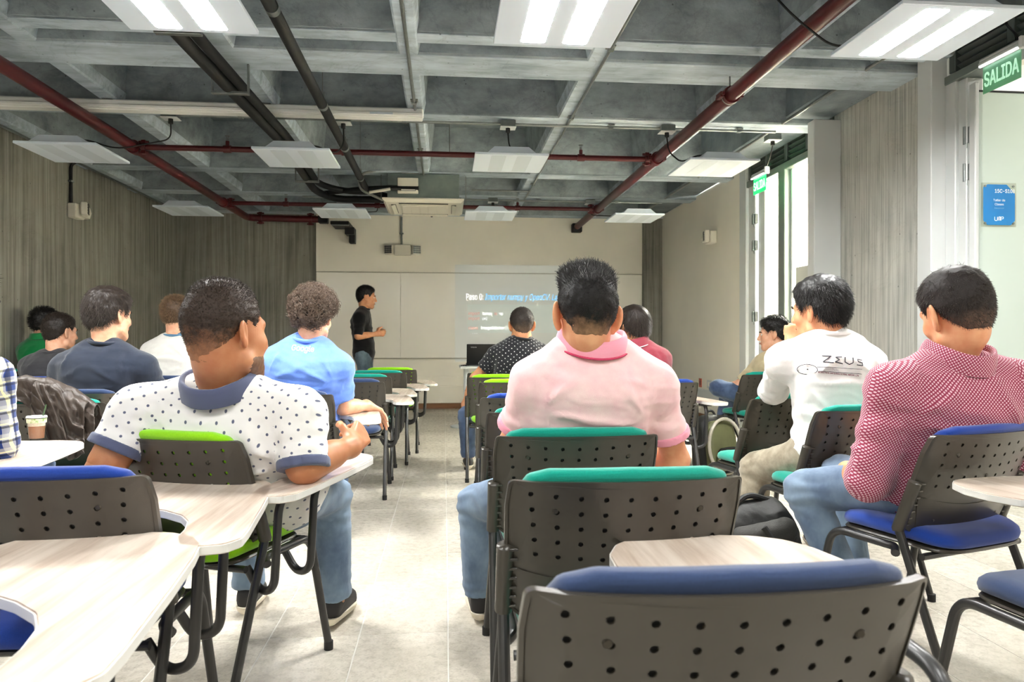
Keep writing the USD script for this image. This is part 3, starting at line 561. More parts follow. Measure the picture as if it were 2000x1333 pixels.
def seat_mesh():
    """Padded seat: rings of a squircle with a domed top and a drooping front."""
    V, F, n = [], [], 44
    rings = [(.0, .055), (.5, .054), (.8, .051), (.93, .045), (.985, .034), (1., .02), (.985, .006), (.93, 0), (.0, 0)]
    for r, z in rings:
        p = squircle(.222 * r, .215 * r, n, 4.5); zz = .445 + z - .35 * np.clip(p[:, 1] - .10, 0, 1) ** 1.5 - .10 * np.clip(-.1 - p[:, 1], 0, 1) + .05 * np.clip(np.abs(p[:, 0]) - .12, 0, 1)
        V.append(np.column_stack([p, zz]))
    V = np.vstack(V); i, j = np.meshgrid(np.arange(len(rings) - 1), np.arange(n), indexing='ij')
    q = np.stack([i * n + j, (i + 1) * n + j, (i + 1) * n + (j + 1) % n, i * n + (j + 1) % n], -1).reshape(-1, 4)
    return trimesh.Trimesh(V, np.vstack([q[:, [0, 1, 2]], q[:, [0, 2, 3]]]), process=False)
SEAT = seat_mesh(); PAN = SEAT.copy(); PAN.vertices = PAN.vertices * [.985, .985, .35] + [0, .0, .27]
CUSH = cushion()
_b = manifold3d.CrossSection([np.array(shapely.box(-.222, .55, .222, .786).buffer(-.03).buffer(.03).exterior.coords)[:-1]], manifold3d.FillRule.EvenOdd)
BACKING = tri(warp(manifold3d.Manifold.extrude(_b, .0015).rotate((90, 0, 0)).translate((0, .0056, 0)), .03))
TABP = shapely.Polygon([(.08, .478), (.22, .478), (.29, .465), (.345, .43), (.378, .37), (.396, .28), (.42, .10), (.448, -.15), (.452, -.22), (.43, -.262), (.38, -.275), (.335, -.26), (.31, -.20), (.303, -.13), (.285, -.06), (.25, .0), (.19, .055), (.12, .10), (.04, .14), (-.03, .20), (-.055, .28), (-.05, .36), (-.02, .43), (.02, .465)])
TABP = TABP.buffer(.03, quad_segs=6).buffer(-.055, quad_segs=6).buffer(.025, quad_segs=6)
TABS = {1: TABP, 3: shapely.affinity.translate(TABP, .05, 0), 2: shapely.affinity.translate(TABP.intersection(shapely.box(-1, .12, 1, 1)).buffer(-.05, quad_segs=6).buffer(.05, quad_segs=6), 0.03, 0)}
def tablet_parts(t, kind):
    TABP = TABS[kind]
    obj('tablet', slab(TABP, .022, .643, .003), M_TAB, t)
    band = TABP.buffer(.0006).difference(TABP.buffer(-.004))
    obj('edge_band', prism(shapely.Polygon(TABP.buffer(.001).exterior, [TABP.buffer(-.0015).exterior]), .017, .6455), M_EDGE, t)
    o = {1: -.0, 2: .0, 3: .03}[kind]
    for y0, y1 in ((-.13, -.17), (.06, .02)):
        obj('tablet_support', tube(fillet([(.335 + o, y0 + .14, .638), (.335 + o, y0, .634), (.325 + o, y0 - .01, .36), (.255, y1 + .06, .335), (.215, y1 + .05, .41)], .07, 8), .0125, 12), M_FRAME, t)
    obj('tablet_bracket', bx(.30 + o, .38 + o, .1 if kind == 2 else -.12, .25, .628, .643, .004), M_FRAME, t)
def chair_parts(t, c, tab):
    sh = obj('backrest_shell', SH, M_SHELL, t); obj('lower_panel', LOW, M_SHELL, sh); [obj('screw', q, M_SCREW, sh) for q in SCREW]
    bc = obj('back_cushion', CUSH, FAB[c], t, smooth=60)
    if c != 'lime': obj('cushion_backing', BACKING, M_FOOT, bc)
    obj('seat_cushion', SEAT, FAB[c], t, smooth=60); obj('seat_pan', PAN, M_SHELL, t)
    for s in (-1, 1):
        up = [(s * .252, yb(.645) + .055, .648), (s * .252, yb(.49) + .03, .49), (s * .257, -.285, .0)]
        sl = obj('upright_sleeve', tube([(s * .252, yb(.648) + .048, .650), (s * .252, yb(.646) + .048, .646), (s * .252, yb(.49) + .046, .485), (s * .252, yb(.49) + .045, .480)], [.014, .0195, .0195, .017], 14), M_SHELL, t)
        obj('rib', cat_([bx(s * .226, s * .246, yb(z) + .028, yb(z) + .052, z - .003, z + .003, .001) for z in np.linspace(.50, .64, 7)]), M_SHELL, sl)
        obj('rear_leg', tube([(s * .252, yb(.49) + .045, .49), (s * .252, -.14, .40), (s * .258, -.275, .012)] if False else [(s * .252, yb(.49) + .045, .49), (s * .257, -.265, .012)], .0135, 12), M_FRAME, t)
        obj('front_leg', tube(fillet([(s * .252, yb(.44) + .035, .405), (s * .225, -.05, .418), (s * .225, .205, .418), (s * .25, .285, .012)], .06, 8), .0135, 12), M_FRAME, t)
        for px, py in ((.258, -.266), (.25, .284)): obj('foot_cap', T(trimesh.creation.cylinder(.016, .03, sections=12), (s * px, py, .015)), M_FOOT, t)
    obj('crossbar', seg((-.225, .17, .418), (.225, .17, .418), .011), M_FRAME, t); obj('crossbar', seg((-.235, -.15, .412), (.235, -.15, .412), .011), M_FRAME, t)
    if tab: tablet_parts(t, tab)
CH = {}
def chair(c, tab, x, y, rz, label, group=None):
    """x, y: middle of the backrest's top edge; rz: turned left when positive."""
    a = math.radians(rz); loc = (x - .25 * math.sin(a), y + .25 * math.cos(a), 0)
    k = (c, tab)
    if k not in CH:
        CH[k] = thing('writing_chair', label, 'chair', loc, rz); chair_parts(CH[k], c, tab)
        return CH[k]
    return dup(CH[k], label, loc, rz)
chair('navy', 2, .345, .785, 0, 'navy cushioned writing chair nearest the camera at the bottom right of centre')
chair('teal', 0, .383, 1.43, 0, 'empty teal chair directly behind the man in the pink polo shirt')
chair('teal', 0, .405, 2.11, 0, 'teal chair in which the man in the pink polo shirt sits')
chair('teal', 1, .42, 2.815, 0, 'empty teal chair just in front of the man in the pink polo shirt')
chair('blue', 1, .43, 3.53, 0, 'blue chair second in front of the man in the pink polo shirt')
chair('lime', 1, .485, 4.83, 0, 'empty lime chair behind the man in the dotted black shirt')
chair('lime', 1, .43, 5.49, 0, 'lime chair of the man in the dotted black shirt')
chair('lime', 1, .45, 6.2, 0, 'lime chair nearest the desk, beside the arm of the man in dotted black')
chair('blue', 1, -.885, 1.555, 0, 'blue chair at the left edge whose pale tablet is second nearest')
chair('blue', 1, -.885, .93, 0, 'chair at the lower left corner whose big pale tablet is nearest')
chair('lime', 1, -.838, 2.17, -22, 'lime chair in which the man in the dotted white polo shirt sits')
chair('navy', 3, -.84, 3.83, 0, 'navy chair in which the curly-haired man in the blue shirt sits')
chair('navy', 1, -.663, 4.95, 0, 'empty navy chair by the aisle, nearest of the four empty ones in line')
chair('teal', 1, -.666, 5.63, 0, 'empty teal chair by the aisle, second of the four empty ones in line')
chair('teal', 1, -.586, 6.31, 0, 'empty teal chair by the aisle, third of the four empty ones in line')
chair('lime', 1, -.52, 6.94, 0, 'empty lime chair by the aisle, farthest of the four empty ones in line')
chair('teal', 1, -1.81, 3.43, 0, 'teal chair at left with a dark leather jacket hung on it')
chair('navy', 1, -2.0, 4.02, 0, 'chair in which the man in the navy shirt sits at left')
chair('navy', 1, -1.85, 2.47, 0, 'chair of the man in the plaid shirt at the left edge')
chair('blue', 1, -2.9, 5.45, 0, 'blue chair of the man in the dark grey shirt at far left')
chair('navy', 1, -2.12, 5.5, 0, 'chair of the man in the white shirt with blue sleeves')
chair('teal', 1, -3.80, 6.95, 0, 'chair of the man in the green shirt by the left wall')
chair('teal', 0, 1.765, 2.78, 10, 'teal chair in which the man in the white printed shirt sits')
chair('teal', 0, 1.755, 3.39, 12, 'teal chair in front of the man in the white printed shirt')
chair('blue', 0, 1.735, 2.08, 18, 'blue chair in which the man in the red dotted shirt sits')
chair('navy', 1, 1.62, 1.33, 8, 'navy chair cut off by the right edge, its seat in the lower right corner')
chair('teal', 1, 2.72, 5.74, 12, 'teal chair of the man in the beige shirt by the far door')
chair('lime', 1, 2.68, 4.58, 0, 'lime chair near the right pillar, just beyond the man in the white printed shirt')
chair('blue', 1, 1.475, 4.70, 0, 'blue chair of the man in the maroon shirt')
# ---------------------------------------------------------------- teacher's desk with laptop
dk = thing('desk', 'narrow white desk with a round steel leg under the laptop', 'desk', (0, 0, 0))
obj('desk_top', bx(.19, 1.6, 8.75, 9.35, .735, .765, .006), M_WHITE2, dk)
for x in (.275, 1.5):
    obj('leg', seg((x, 9.0, .02), (x, 9.0, .735), .037, 20), mat('white_steel', (222, 226, 226), .3), dk); obj('foot', lathe([(0, 0), (.2, 0), (.2, .012), (.04, .03), (0, .03)], 28).apply_translation((x, 9.0, 0)), mat('white_steel', (222, 226, 226)), dk)
lp = thing('laptop', 'black open laptop seen from behind its lid', 'laptop', (.50, 9.1, .765))
obj('base', bx(-.22, .22, .02, .30, 0, .022, .004), mat('black_laptop_plastic', (16, 16, 17), .4), lp)
sc = obj('lid', T(bx(-.22, .22, -.008, .008, 0, .26, .006), (0, .0, .015), rx=12), mat('black_laptop_plastic', (16, 16, 17)), lp)
mm = front(text('lenovo', .017, .001, True), -.0095); mm.apply_translation((-.17, 0, .215)); obj('maker_mark', T(mm, (0, 0, .015), rx=12), mat('silver_print', (170, 170, 172), .4), sc, smooth=False)
cb = [tube(fillet([(.20 + .03 * k, 8.83 + .05 * (k % 2), .771), (.24 + .02 * k, 8.80, .782), (.28, 8.86 + .02 * k, .771), (.24, 8.9, .776), (.3, 8.95, .772)], .05), .005, 6) for k in range(3)]
tag(obj('laptop_cable', cat_(cb), M_BLACK), 'small tangle of black cable on the left end of the desk', 'cable')
# ---------------------------------------------------------------- bodies: smooth implicit surfaces, meshed by surface nets
def nets(g, org, h):
    s = g < 0; X, Y, Z = s.shape
    cnt = np.zeros((X - 1, Y - 1, Z - 1), np.int8)
    off = list(np.ndindex(2, 2, 2))
    for a in off: cnt += s[a[0]:X - 1 + a[0], a[1]:Y - 1 + a[1], a[2]:Z - 1 + a[2]]
    act = (cnt > 0) & (cnt < 8); ids = np.argwhere(act)
    if not len(ids): return np.zeros((0, 3)), np.zeros((0, 3), int)
    idx = np.full(act.shape, -1, np.int32); idx[tuple(ids.T)] = np.arange(len(ids))
    V = np.stack([g[ids[:, 0] + a[0], ids[:, 1] + a[1], ids[:, 2] + a[2]] for a in off], 1)
    pos = np.zeros((len(ids), 3)); n = np.zeros(len(ids))
    for i, a in enumerate(off):
        for ax in range(3):
            if a[ax]: continue
            b = list(a); b[ax] = 1; j = off.index(tuple(b)); va, vb = V[:, i], V[:, j]
            m = (va < 0) != (vb < 0); t = np.where(m, va / np.where(m, va - vb, 1), 0)
            p = np.tile(np.array(a, float), (len(ids), 1)); p[:, ax] += t; pos += p * m[:, None]; n += m
    verts = org + h * (ids + pos / n[:, None]); Fs = []
    for ax in range(3):
        A = s.take(range(s.shape[ax] - 1), ax); B = s.take(range(1, s.shape[ax]), ax); e = np.argwhere(A != B)
        o1, o2 = (ax + 1) % 3, (ax + 2) % 3
        e = e[(e[:, o1] > 0) & (e[:, o2] > 0) & (e[:, o1] < s.shape[o1] - 1) & (e[:, o2] < s.shape[o2] - 1)]
        ins = s[tuple(e.T)]
        def cell(d1, d2):
            c = e.copy(); c[:, o1] -= d1; c[:, o2] -= d2; return idx[tuple(c.T)]
        q = np.stack([cell(1, 1), cell(0, 1), cell(0, 0), cell(1, 0)], 1); q[~ins] = q[~ins][:, ::-1]; Fs.append(q)
    q = np.vstack(Fs); return verts, np.vstack([q[:, [0, 1, 2]], q[:, [0, 2, 3]]])
def vnorm(v, f):
    n = np.zeros_like(v); c = np.cross(v[f[:, 1]] - v[f[:, 0]], v[f[:, 2]] - v[f[:, 0]])
    for k in range(3): np.add.at(n, f[:, k], c)
    return n / (np.linalg.norm(n, axis=1, keepdims=True) + 1e-12)
def smin(a, b, k):
    if k <= 0: return np.minimum(a, b)
    h = np.maximum(k - np.abs(a - b), 0) / k; return np.minimum(a, b) - h * h * k * .25
def smax(a, b, k): return -smin(-a, -b, k)
class Fld:
    def __init__(s, lo, hi, h):
        s.h = h; s.lo = np.array(lo, float); s.n = np.maximum(np.ceil((np.array(hi) - s.lo) / h).astype(int) + 1, 2)
        s.d = np.full(s.n, .2, np.float32); s.ax = [s.lo[k] + h * np.arange(s.n[k]) for k in range(3)]
    def box(s, lo, hi):
        sl = []
        for k in range(3):
            i0 = int(np.clip(np.floor((lo[k] - s.lo[k]) / s.h), 0, s.n[k])); i1 = int(np.clip(np.ceil((hi[k] - s.lo[k]) / s.h) + 1, 0, s.n[k])); sl.append(slice(i0, i1))
        return tuple(sl)
    def pts(s, sl): return np.stack(np.meshgrid(*[s.ax[k][sl[k]] for k in range(3)], indexing='ij'), -1)
    def add(s, fn, lo, hi, k=0.):
        pad = k + 2 * s.h; sl = s.box(np.array(lo) - pad, np.array(hi) + pad)
        if min(x.stop - x.start for x in sl) <= 0: return
        s.d[sl] = smin(s.d[sl], fn(s.pts(sl)).astype(np.float32), k)
    def cone(s, a, b, ra, rb, k=0.02):
        a, b = np.array(a, float), np.array(b, float); r = max(ra, rb)
        s.add(lambda p: dcone(p, a, b, ra, rb), np.minimum(a, b) - r, np.maximum(a, b) + r, k)
    def cut(s, fn, k=0.):
        sl = tuple(slice(0, n) for n in s.n); s.d = smax(s.d, fn(s.pts(sl)).astype(np.float32), k)
    def mesh(s): return nets(s.d, s.lo, s.h)
def dcone(p, a, b, ra, rb):
    ba = b - a; t = np.clip(((p - a) @ ba) / (ba @ ba + 1e-12), 0, 1)
    return np.linalg.norm(p - a - t[..., None] * ba, axis=-1) - (ra + (rb - ra) * t)
def dell(p, c, r):
    q = (p - np.array(c)) / np.array(r); k = np.linalg.norm(q, axis=-1); k2 = np.linalg.norm(q / np.array(r), axis=-1)
    return k * (k - 1) / np.maximum(k2, 1e-6)
def rot(yaw=0, pitch=0, roll=0):
    """Head frame: columns right, forward, up; yaw left +, pitch up +, roll to the right shoulder +."""
    y, p, r = np.radians([yaw, pitch, roll])
    Rz = np.array([[math.cos(y), -math.sin(y), 0], [math.sin(y), math.cos(y), 0], [0, 0, 1]]); Rx = np.array([[1, 0, 0], [0, math.cos(p), -math.sin(p)], [0, math.sin(p), math.cos(p)]]); Ry = np.array([[math.cos(r), 0, math.sin(r)], [0, 1, 0], [-math.sin(r), 0, math.cos(r)]])
    return Rz @ Rx @ Ry
CR_C, CR_R = (0, -.012, .045), (.077, .098, .086)
def d_skull(q): return dell(q, CR_C, CR_R)
def d_head(q, jaw=1.0, ears=True, full=1.0, ear=1.0):
    d = d_skull(q)
    C = lambda a, b, ra, rb: dcone(q, np.array(a), np.array(b), ra, rb)
    d = smin(d, dell(q, (0, .038, -.018), (.060 * full, .062, .072)), .03)
    d = smin(d, C((0, .072, -.090), (0, .062, -.08), .022 * jaw, .026 * jaw), .03)
    for s in (-1, 1):
        d = smin(d, C((s * .018, .068, -.088), (s * .052 * jaw, .012, -.062), .018, .02), .03)
        d = smin(d, C((s * .016, .088, .032), (s * .042, .074, .034), .010, .010), .014)
        d = smin(d, dell(q, (s * .040, .066, -.016), (.020, .018, .018)), .02)
        d = smax(d, -dell(q, (s * .032, .104, .014), (.016, .012, .010)), .012)
    d = smin(d, C((0, .095, .016), (0, .113, -.020), .009, .0125), .014)
    for s in (-1, 1): d = smin(d, dell(q, (s * .0115, .104, -.024), (.008, .009, .007)), .008)
    d = smin(d, dell(q, (0, .094, -.050), (.024, .010, .006)), .008); d = smin(d, dell(q, (0, .092, -.060), (.020, .010, .007)), .006)
    if ears:
        for s in (-1, 1):
            e = np.stack([q[..., 0] - s * (.075 + .009 * ear), q[..., 1] + .010, q[..., 2] - .004], -1) / ear; a = -math.radians(30) * s
            e = np.stack([e[..., 0] * math.cos(a) - e[..., 1] * math.sin(a), e[..., 0] * math.sin(a) + e[..., 1] * math.cos(a), e[..., 2]], -1)
            e2 = np.stack([e[..., 0], e[..., 1] * math.cos(.2) + e[..., 2] * math.sin(.2), -e[..., 1] * math.sin(.2) + e[..., 2] * math.cos(.2)], -1)
            er = dell(e2, (0, 0, .002), (.0075, .0205, .034)); er = smin(er, dell(e2, (-s * .002, .008, -.029), (.006, .010, .012)), .008)
            er = smax(er, -dell(e2, (s * .0085, .004, .004), (.0075, .012, .021)), .004)
            d = smin(d, er * ear, .006)
    return d
HL_Y = [-.14, -.09, -.06, -.03, -.012, .01, .026, .034, .05, .07, .095, .14]
HL_Z = {'std': [-.046, -.062, -.055, -.024, .012, .040, .030, .000, .040, .068, .082, .09], 'high': [-.030, -.045, -.040, -.014, .014, .040, .034, .012, .045, .068, .086, .09]}
def tor_frame(sp):
    P, N = np.array(sp['P']), np.array(sp['N']); up = N - P; L = np.linalg.norm(up); up /= L
    r = np.array(sp['sR']) - np.array(sp['sL']); r -= up * (r @ up); r /= np.linalg.norm(r); return P, N, np.stack([r, np.cross(up, r), up]), L
TT = [-.24, -.1, 0, .2, .4, .6, .75, .85, .93, 1.0, 1.08]
TA = [.13, .168, .178, .165, .166, .176, .178, .158, .115, .078, .062]
TB = [.09, .122, .13, .118, .116, .120, .114, .100, .086, .072, .060]
TC = [0, 0, 0, .008, .0, -.016, -.024, -.022, -.012, 0, .006]
def torso_fn(sp, off, t0=-.24, t1=1.05):
    P, N, M, L = tor_frame(sp); w = sp.get('w', 1.); bel = sp.get('belly', 0.); hump = sp.get('hump', 0.)
    def fn(p):
        q = (p - P) @ M.T; t = q[..., 2] / L; tc = np.clip(t, -.24, 1.08)
        a = np.interp(tc, TT, TA) * w + off; b = np.interp(tc, TT, TB) * (w * .6 + .4) + off; c = np.interp(tc, TT, TC) - hump * 4 * np.clip(tc * (1 - tc), 0, 1)
        bl = bel * np.exp(-((tc - .25) / .25) ** 2); b = b + bl * .6; c = c + bl * .4; a = a + bl * .6
        k = ((np.abs(q[..., 0]) / a) ** 2.4 + (np.abs(q[..., 1] - c) / b) ** 2.4) ** (1 / 2.4)
        d = (k - 1) * np.minimum(a, b) * .85
        return smax(d, np.maximum((t - t1) * L, (t0 - t) * L), .03)
    cor = np.array([P + M.T @ np.array([u, v, l]) for u in (-.27 * w, .27 * w) for v in (-.28, .28) for l in (-.26 * L, 1.1 * L)])
    return fn, cor.min(0), cor.max(0)
def shoulder_cones(f, sp, off):
    P, N, M, L = tor_frame(sp)
    for k, sg in (('sL', -1), ('sR', 1)):
        S = np.array(sp[k]); base = P + M.T @ np.array([sg * .075, -.012, .86 * L]); nk = P + M.T @ np.array([sg * .035, -.004, 1.02 * L])
        f.cone(base, S, .066 + off, .056 + off, .05); f.cone(nk, nk * .35 + S * .65, .036 + off * .8, .044 + off * .8, .05)
        lat = P + M.T @ np.array([sg * .115 * sp.get('w', 1), -.02, .70 * L]); f.cone(lat, S * .8 + lat * .2, .06 + off, .045 + off, .05)
def hand_field(wr, d, pn, thumb, s, curl, h, fore=None, rw=.029):
    """wr wrist, d finger direction, pn the way the palm faces, thumb: side vector sign; curl 0..1 per finger."""
    d = np.array(d, float); d /= np.linalg.norm(d); pn = np.array(pn, float); pn -= d * (pn @ d); pn /= np.linalg.norm(pn); sd = np.cross(d, pn) * thumb
    lo, hi = np.minimum(wr, wr) - .24, wr + .24
    if fore is not None: lo, hi = np.minimum(lo + .0, np.minimum(*fore[:2]) - .08), np.maximum(hi, np.maximum(*fore[:2]) + .08)
    segs = []
    if not np.ndim(curl): curl = [curl] * 5
    for i, (lat, kd, ls, r) in enumerate(((.031, .088, (.044, .027, .022), .0092), (.0105, .093, (.049, .031, .023), .0095), (-.0105, .089, (.044, .029, .022), .009), (-.030, .08, (.034, .021, .019), .008))):
        K = wr + s * (d * kd + sd * lat); c = curl[i + 1]
        segs.append((wr + s * (d * .01 + sd * lat * .55), K, .0145 * s, .0125 * s, .016))
        p, ang = K, 0.
        for ln, mx in zip(ls, (78, 95, 55)):
            ang += math.radians(mx * c + 6); q = p + s * ln * (d * math.cos(ang) + pn * math.sin(ang) + sd * lat * .12); segs.append((p, q, r * s, r * s * .9, .004)); p, r = q, r * .92
    b = wr + s * (d * .018 + sd * .022); tdir = sd * .75 + d * .55 + pn * .35; tdir /= np.linalg.norm(tdir); c = curl[0]
    q = b + s * .046 * tdir; segs.append((b, q, .016 * s, .0125 * s, .014)); t2 = tdir * (1 - .5 * c) + (d * .6 + pn * .7 * c - sd * .4 * c); t2 /= np.linalg.norm(t2)
    q2 = q + s * .034 * t2; segs.append((q, q2, .0115 * s, .0105 * s, .004)); t3 = t2 + (pn * .5 - sd * .5) * c; t3 /= np.linalg.norm(t3); segs.append((q2, q2 + s * .027 * t3, .0102 * s, .0085 * s, .004))
    A = np.array([x for sg in segs for x in sg[:2]] + ([fore[0], fore[1]] + list(fore[3:4]) if fore is not None else [wr])); lo, hi = A.min(0) - .06, A.max(0) + .06
    f = Fld(lo, hi, h)
    if fore is not None:
        e, w0, re = fore[0], fore[1], fore[2]; f.cone(e, w0, re, rw, .01); mid = e * .75 + w0 * .25; f.cone(e * .9 + w0 * .1, mid * .6 + w0 * .4, re * 1.0, re * .78, .03)
        if len(fore) > 3: f.cone(fore[3], e, fore[4], re * .98, .02)
    f.cone(wr - d * .01, wr + d * .02 * s, rw, rw * .82, .02)
    for a, b2, ra, rb, k in segs: f.cone(a, b2, ra, rb, k)
    return f.mesh()
def joinm(parts):
    V, F, n = [], [], 0
    for v, f in parts: V.append(v); F.append(f + n); n += len(v)
    return np.vstack(V), np.vstack(F)
def strands(path, parent_mat, P, D, L, r, npt=4, curl=0., seed=0, tip=.35):
    rg = np.random.default_rng(seed); n = len(P); t = np.linspace(0, 1, npt)
    L = np.broadcast_to(L, (n,)) * rg.uniform(.75, 1.15, n); pts = P[:, None] + D[:, None] * (t[None, :, None] * L[:, None, None])
    if curl:
        a = np.cross(D, rg.normal(size=(n, 3))); a /= np.linalg.norm(a, axis=1, keepdims=True); b = np.cross(D, a); ph = t[None] * 2 * np.pi * 1.6 + rg.uniform(0, 6.28, (n, 1))
        pts = pts + curl * (np.cos(ph)[..., None] * a[:, None] + np.sin(ph)[..., None] * b[:, None])
    else: pts = pts + (t ** 2)[None, :, None] * (rg.normal(size=(n, 1, 3)) * L[:, None, None] * .16)
    c = UsdGeom.BasisCurves.Define(stage, path); c.CreateTypeAttr('linear'); c.CreateCurveVertexCountsAttr(Vt.IntArray.FromNumpy(np.full(n, npt, np.int32)))
    c.CreatePointsAttr(Vt.Vec3fArray.FromNumpy(np.ascontiguousarray(pts.reshape(-1, 3).astype(np.float32))))
    c.CreateWidthsAttr(Vt.FloatArray.FromNumpy(np.tile(np.linspace(1, tip, npt) * 2 * r, n).astype(np.float32))); c.SetWidthsInterpolation('vertex')
    UsdShade.MaterialBindingAPI.Apply(c.GetPrim()).Bind(parent_mat); return tag(c, kind='stuff')
def skin(name, c):
    N = {'g': ('geometry', {}), 'n': ('noise_texture', dict(scale=24., detail=3.)), 'r': ('rgb_ramp', dict(ramp=[(.3, lin(tuple(x * k for x, k in zip(c, (.95, .86, .82))))), (.7, lin(c))])), 'n2': ('noise_texture', dict(scale=420., detail=2.)), 'b': ('bump', dict(strength=.12, distance=.002)),
         'p': ('principled_bsdf', dict(roughness=.46, specular_ior_level=.4, subsurface_weight=.08, subsurface_scale=.006, subsurface_radius=(1, .35, .18)))}
    return usdkit.material(stage, LK + name, N, [('g.position', 'n.vector'), ('n.fac', 'r.fac'), ('r.color', 'p.base_color'), ('g.position', 'n2.vector'), ('n2.fac', 'b.height'), ('b.normal', 'p.normal')], surface='p.BSDF')
def cloth(name, c, c2=None, var=.05, rough=.85, sheen=.25, bs=700):
    return mat(name, c, rough, spec=.15, var=var, vscale=(18, 18, 18), col2=c2, bump=.15, bscale=(bs, bs, bs), sheen=sheen)
def denim(name, c, c2):
    return mat(name, c, .9, spec=.15, var=.3, vscale=(7, 7, 5), col2=c2, bump=.3, bscale=(900, 900, 900), sheen=.2, lohi=(.35, .62))
def pattern(name, base, build, rough=.85):
    """Printed cloth: build(N, L) adds nodes and returns (mask or colour output name, colour)."""
    N = {'u': ('uvmap', dict(attribute='st')), 'p': ('principled_bsdf', dict(roughness=rough, specular_ior_level=.15, sheen_weight=.2))}; L = []
    build(N, L); return usdkit.material(stage, LK + name, N, L, surface='p.BSDF')
def dots(base, dot, su, sv, r, wob=0.):
    def b(N, L):
        outs = []
        for k, (ou, ov) in enumerate(((0, 0), (.5, .5))):
            N[f'm{k}'] = ('mapping', dict(scale=(1 / su, 1 / sv, 1), location=(ou, ov, 0))); N[f'f{k}'] = ('vector_math', dict(math_type='fraction')); N[f's{k}'] = ('vector_math', dict(math_type='subtract', vector2=(.5, .5, 0)))
            N[f'x{k}'] = ('vector_math', dict(math_type='multiply', vector2=(su, sv, 0))); N[f'l{k}'] = ('vector_math', dict(math_type='length')); N[f'c{k}'] = ('map_range', dict(from_min=r * .8, from_max=r * 1.2, to_min=1., to_max=0., clamp=True))
            L.extend([('u.UV', f'm{k}.vector'), (f'm{k}.vector', f'f{k}.vector1'), (f'f{k}.vector', f's{k}.vector1'), (f's{k}.vector', f'x{k}.vector1'), (f'x{k}.vector', f'l{k}.vector1'), (f'l{k}.value', f'c{k}.value')])
        N['mx'] = ('math', dict(math_type='maximum')); N['cm'] = ('mix', dict(color1=lin(base), color2=lin(dot)))
        L.extend([('c0.result', 'mx.value1'), ('c1.result', 'mx.value2'), ('mx.value', 'cm.fac'), ('cm.color', 'p.base_color')])
    return b
def plaid():
    def b(N, L):
        prev = None
        N['sp'] = ('separate_xyz', {}); L.append(('u.UV', 'sp.vector'))
        for k, (ax, per, ph, wd, col, fac) in enumerate((('x', .050, 0, .42, (206, 204, 196), .42), ('y', .050, 0, .42, (206, 204, 196), .42), ('x', .050, .74, .10, (232, 226, 180), .85), ('y', .050, .74, .10, (232, 226, 180), .75), ('x', .050, .55, .16, (14, 20, 44), .7), ('y', .050, .55, .16, (14, 20, 44), .7))):
            N[f'a{k}'] = ('math', dict(math_type='multiply_add', value2=1 / per, value3=ph)); N[f'f{k}'] = ('math', dict(math_type='fraction')); N[f'l{k}'] = ('math', dict(math_type='less_than', value2=wd)); N[f'k{k}'] = ('math', dict(math_type='multiply', value2=fac))
            N[f'c{k}'] = ('mix', dict(color1=lin((36, 58, 118)), color2=lin(col)))
            L.extend([(f'sp.{ax}', f'a{k}.value1'), (f'a{k}.value', f'f{k}.value1'), (f'f{k}.value', f'l{k}.value1'), (f'l{k}.value', f'k{k}.value1'), (f'k{k}.value', f'c{k}.fac')])
            if prev: L.append((prev + '.color', f'c{k}.color1'))
            prev = f'c{k}'
        L.append((prev + '.color', 'p.base_color'))
    return b
def hairmat(name, c, scalp=None, zlo=-.02, zhi=.05):
    c = tuple(c)
    if scalp is None: return mat(name, c, .5, spec=.4, var=.45, vscale=(60, 60, 60))
    N = {'t': ('texture_coordinate', {}), 'n': ('noise_texture', dict(scale=30., detail=6., roughness=.7)), 's': ('separate_xyz', {}), 'z': ('map_range', dict(from_min=zlo, from_max=zhi, to_min=.62, to_max=-.12)), 'a': ('math', dict(math_type='add')),
         'r': ('rgb_ramp', dict(ramp=[(.42, lin(c)), (1.0, lin(scalp))])), 'p': ('principled_bsdf', dict(roughness=.6, specular_ior_level=.25))}
    return usdkit.material(stage, LK + name, N, [('t.object', 'n.vector'), ('t.object', 's.vector'), ('s.z', 'z.value'), ('z.result', 'a.value1'), ('n.fac', 'a.value2'), ('a.value', 'r.fac'), ('r.color', 'p.base_color')], surface='p.BSDF')
M_EYE = mat('eye_white', (228, 222, 214), .2); M_IRIS = mat('dark_iris', (28, 18, 12), .2); M_BROW = mat('dark_brow', (24, 18, 15), .7)
def folds(v, nrm, sp, amp, arm_lab=None, seed=0):
    P, N, M, L = tor_frame(sp); q = (v - P) @ M.T; u, w = q[:, 0], q[:, 2] / L
    a = fbm((q + .04 * noise(q * 5, seed)[:, None]) * [5, 5, 13] + seed, 3, seed); rid = (1 - np.abs(2 * a - 1)) ** 2; d = amp * 1.15 * (rid - .45)
    for sg in (-1, 1):       # creases fanning out of the armpits
        du, dw = -sg * (u - sg * .165 * sp.get('w', 1)), q[:, 2] - .58 * L; r = np.hypot(du, dw); ph = np.arctan2(dw, du); nn = noise(q * 7 + 5, seed + 3)
        win = np.exp(-((r - .12) / .075) ** 2) * np.clip((r - .03) / .05, 0, 1) * np.clip((du + .02) / .05, 0, 1); d += amp * 1.7 * win * (np.exp(-(np.sin(4.2 * ph + 1.6 * nn + seed) / .45) ** 2) - .4)
    dg = np.sin(55 * (q[:, 2] - .5 * np.abs(u)) + 7 * noise(q * [5, 5, 5], seed + 9)); d += amp * .9 * dg * np.exp(-((w - .22) / .16) ** 2)
    return v + nrm * d[:, None]
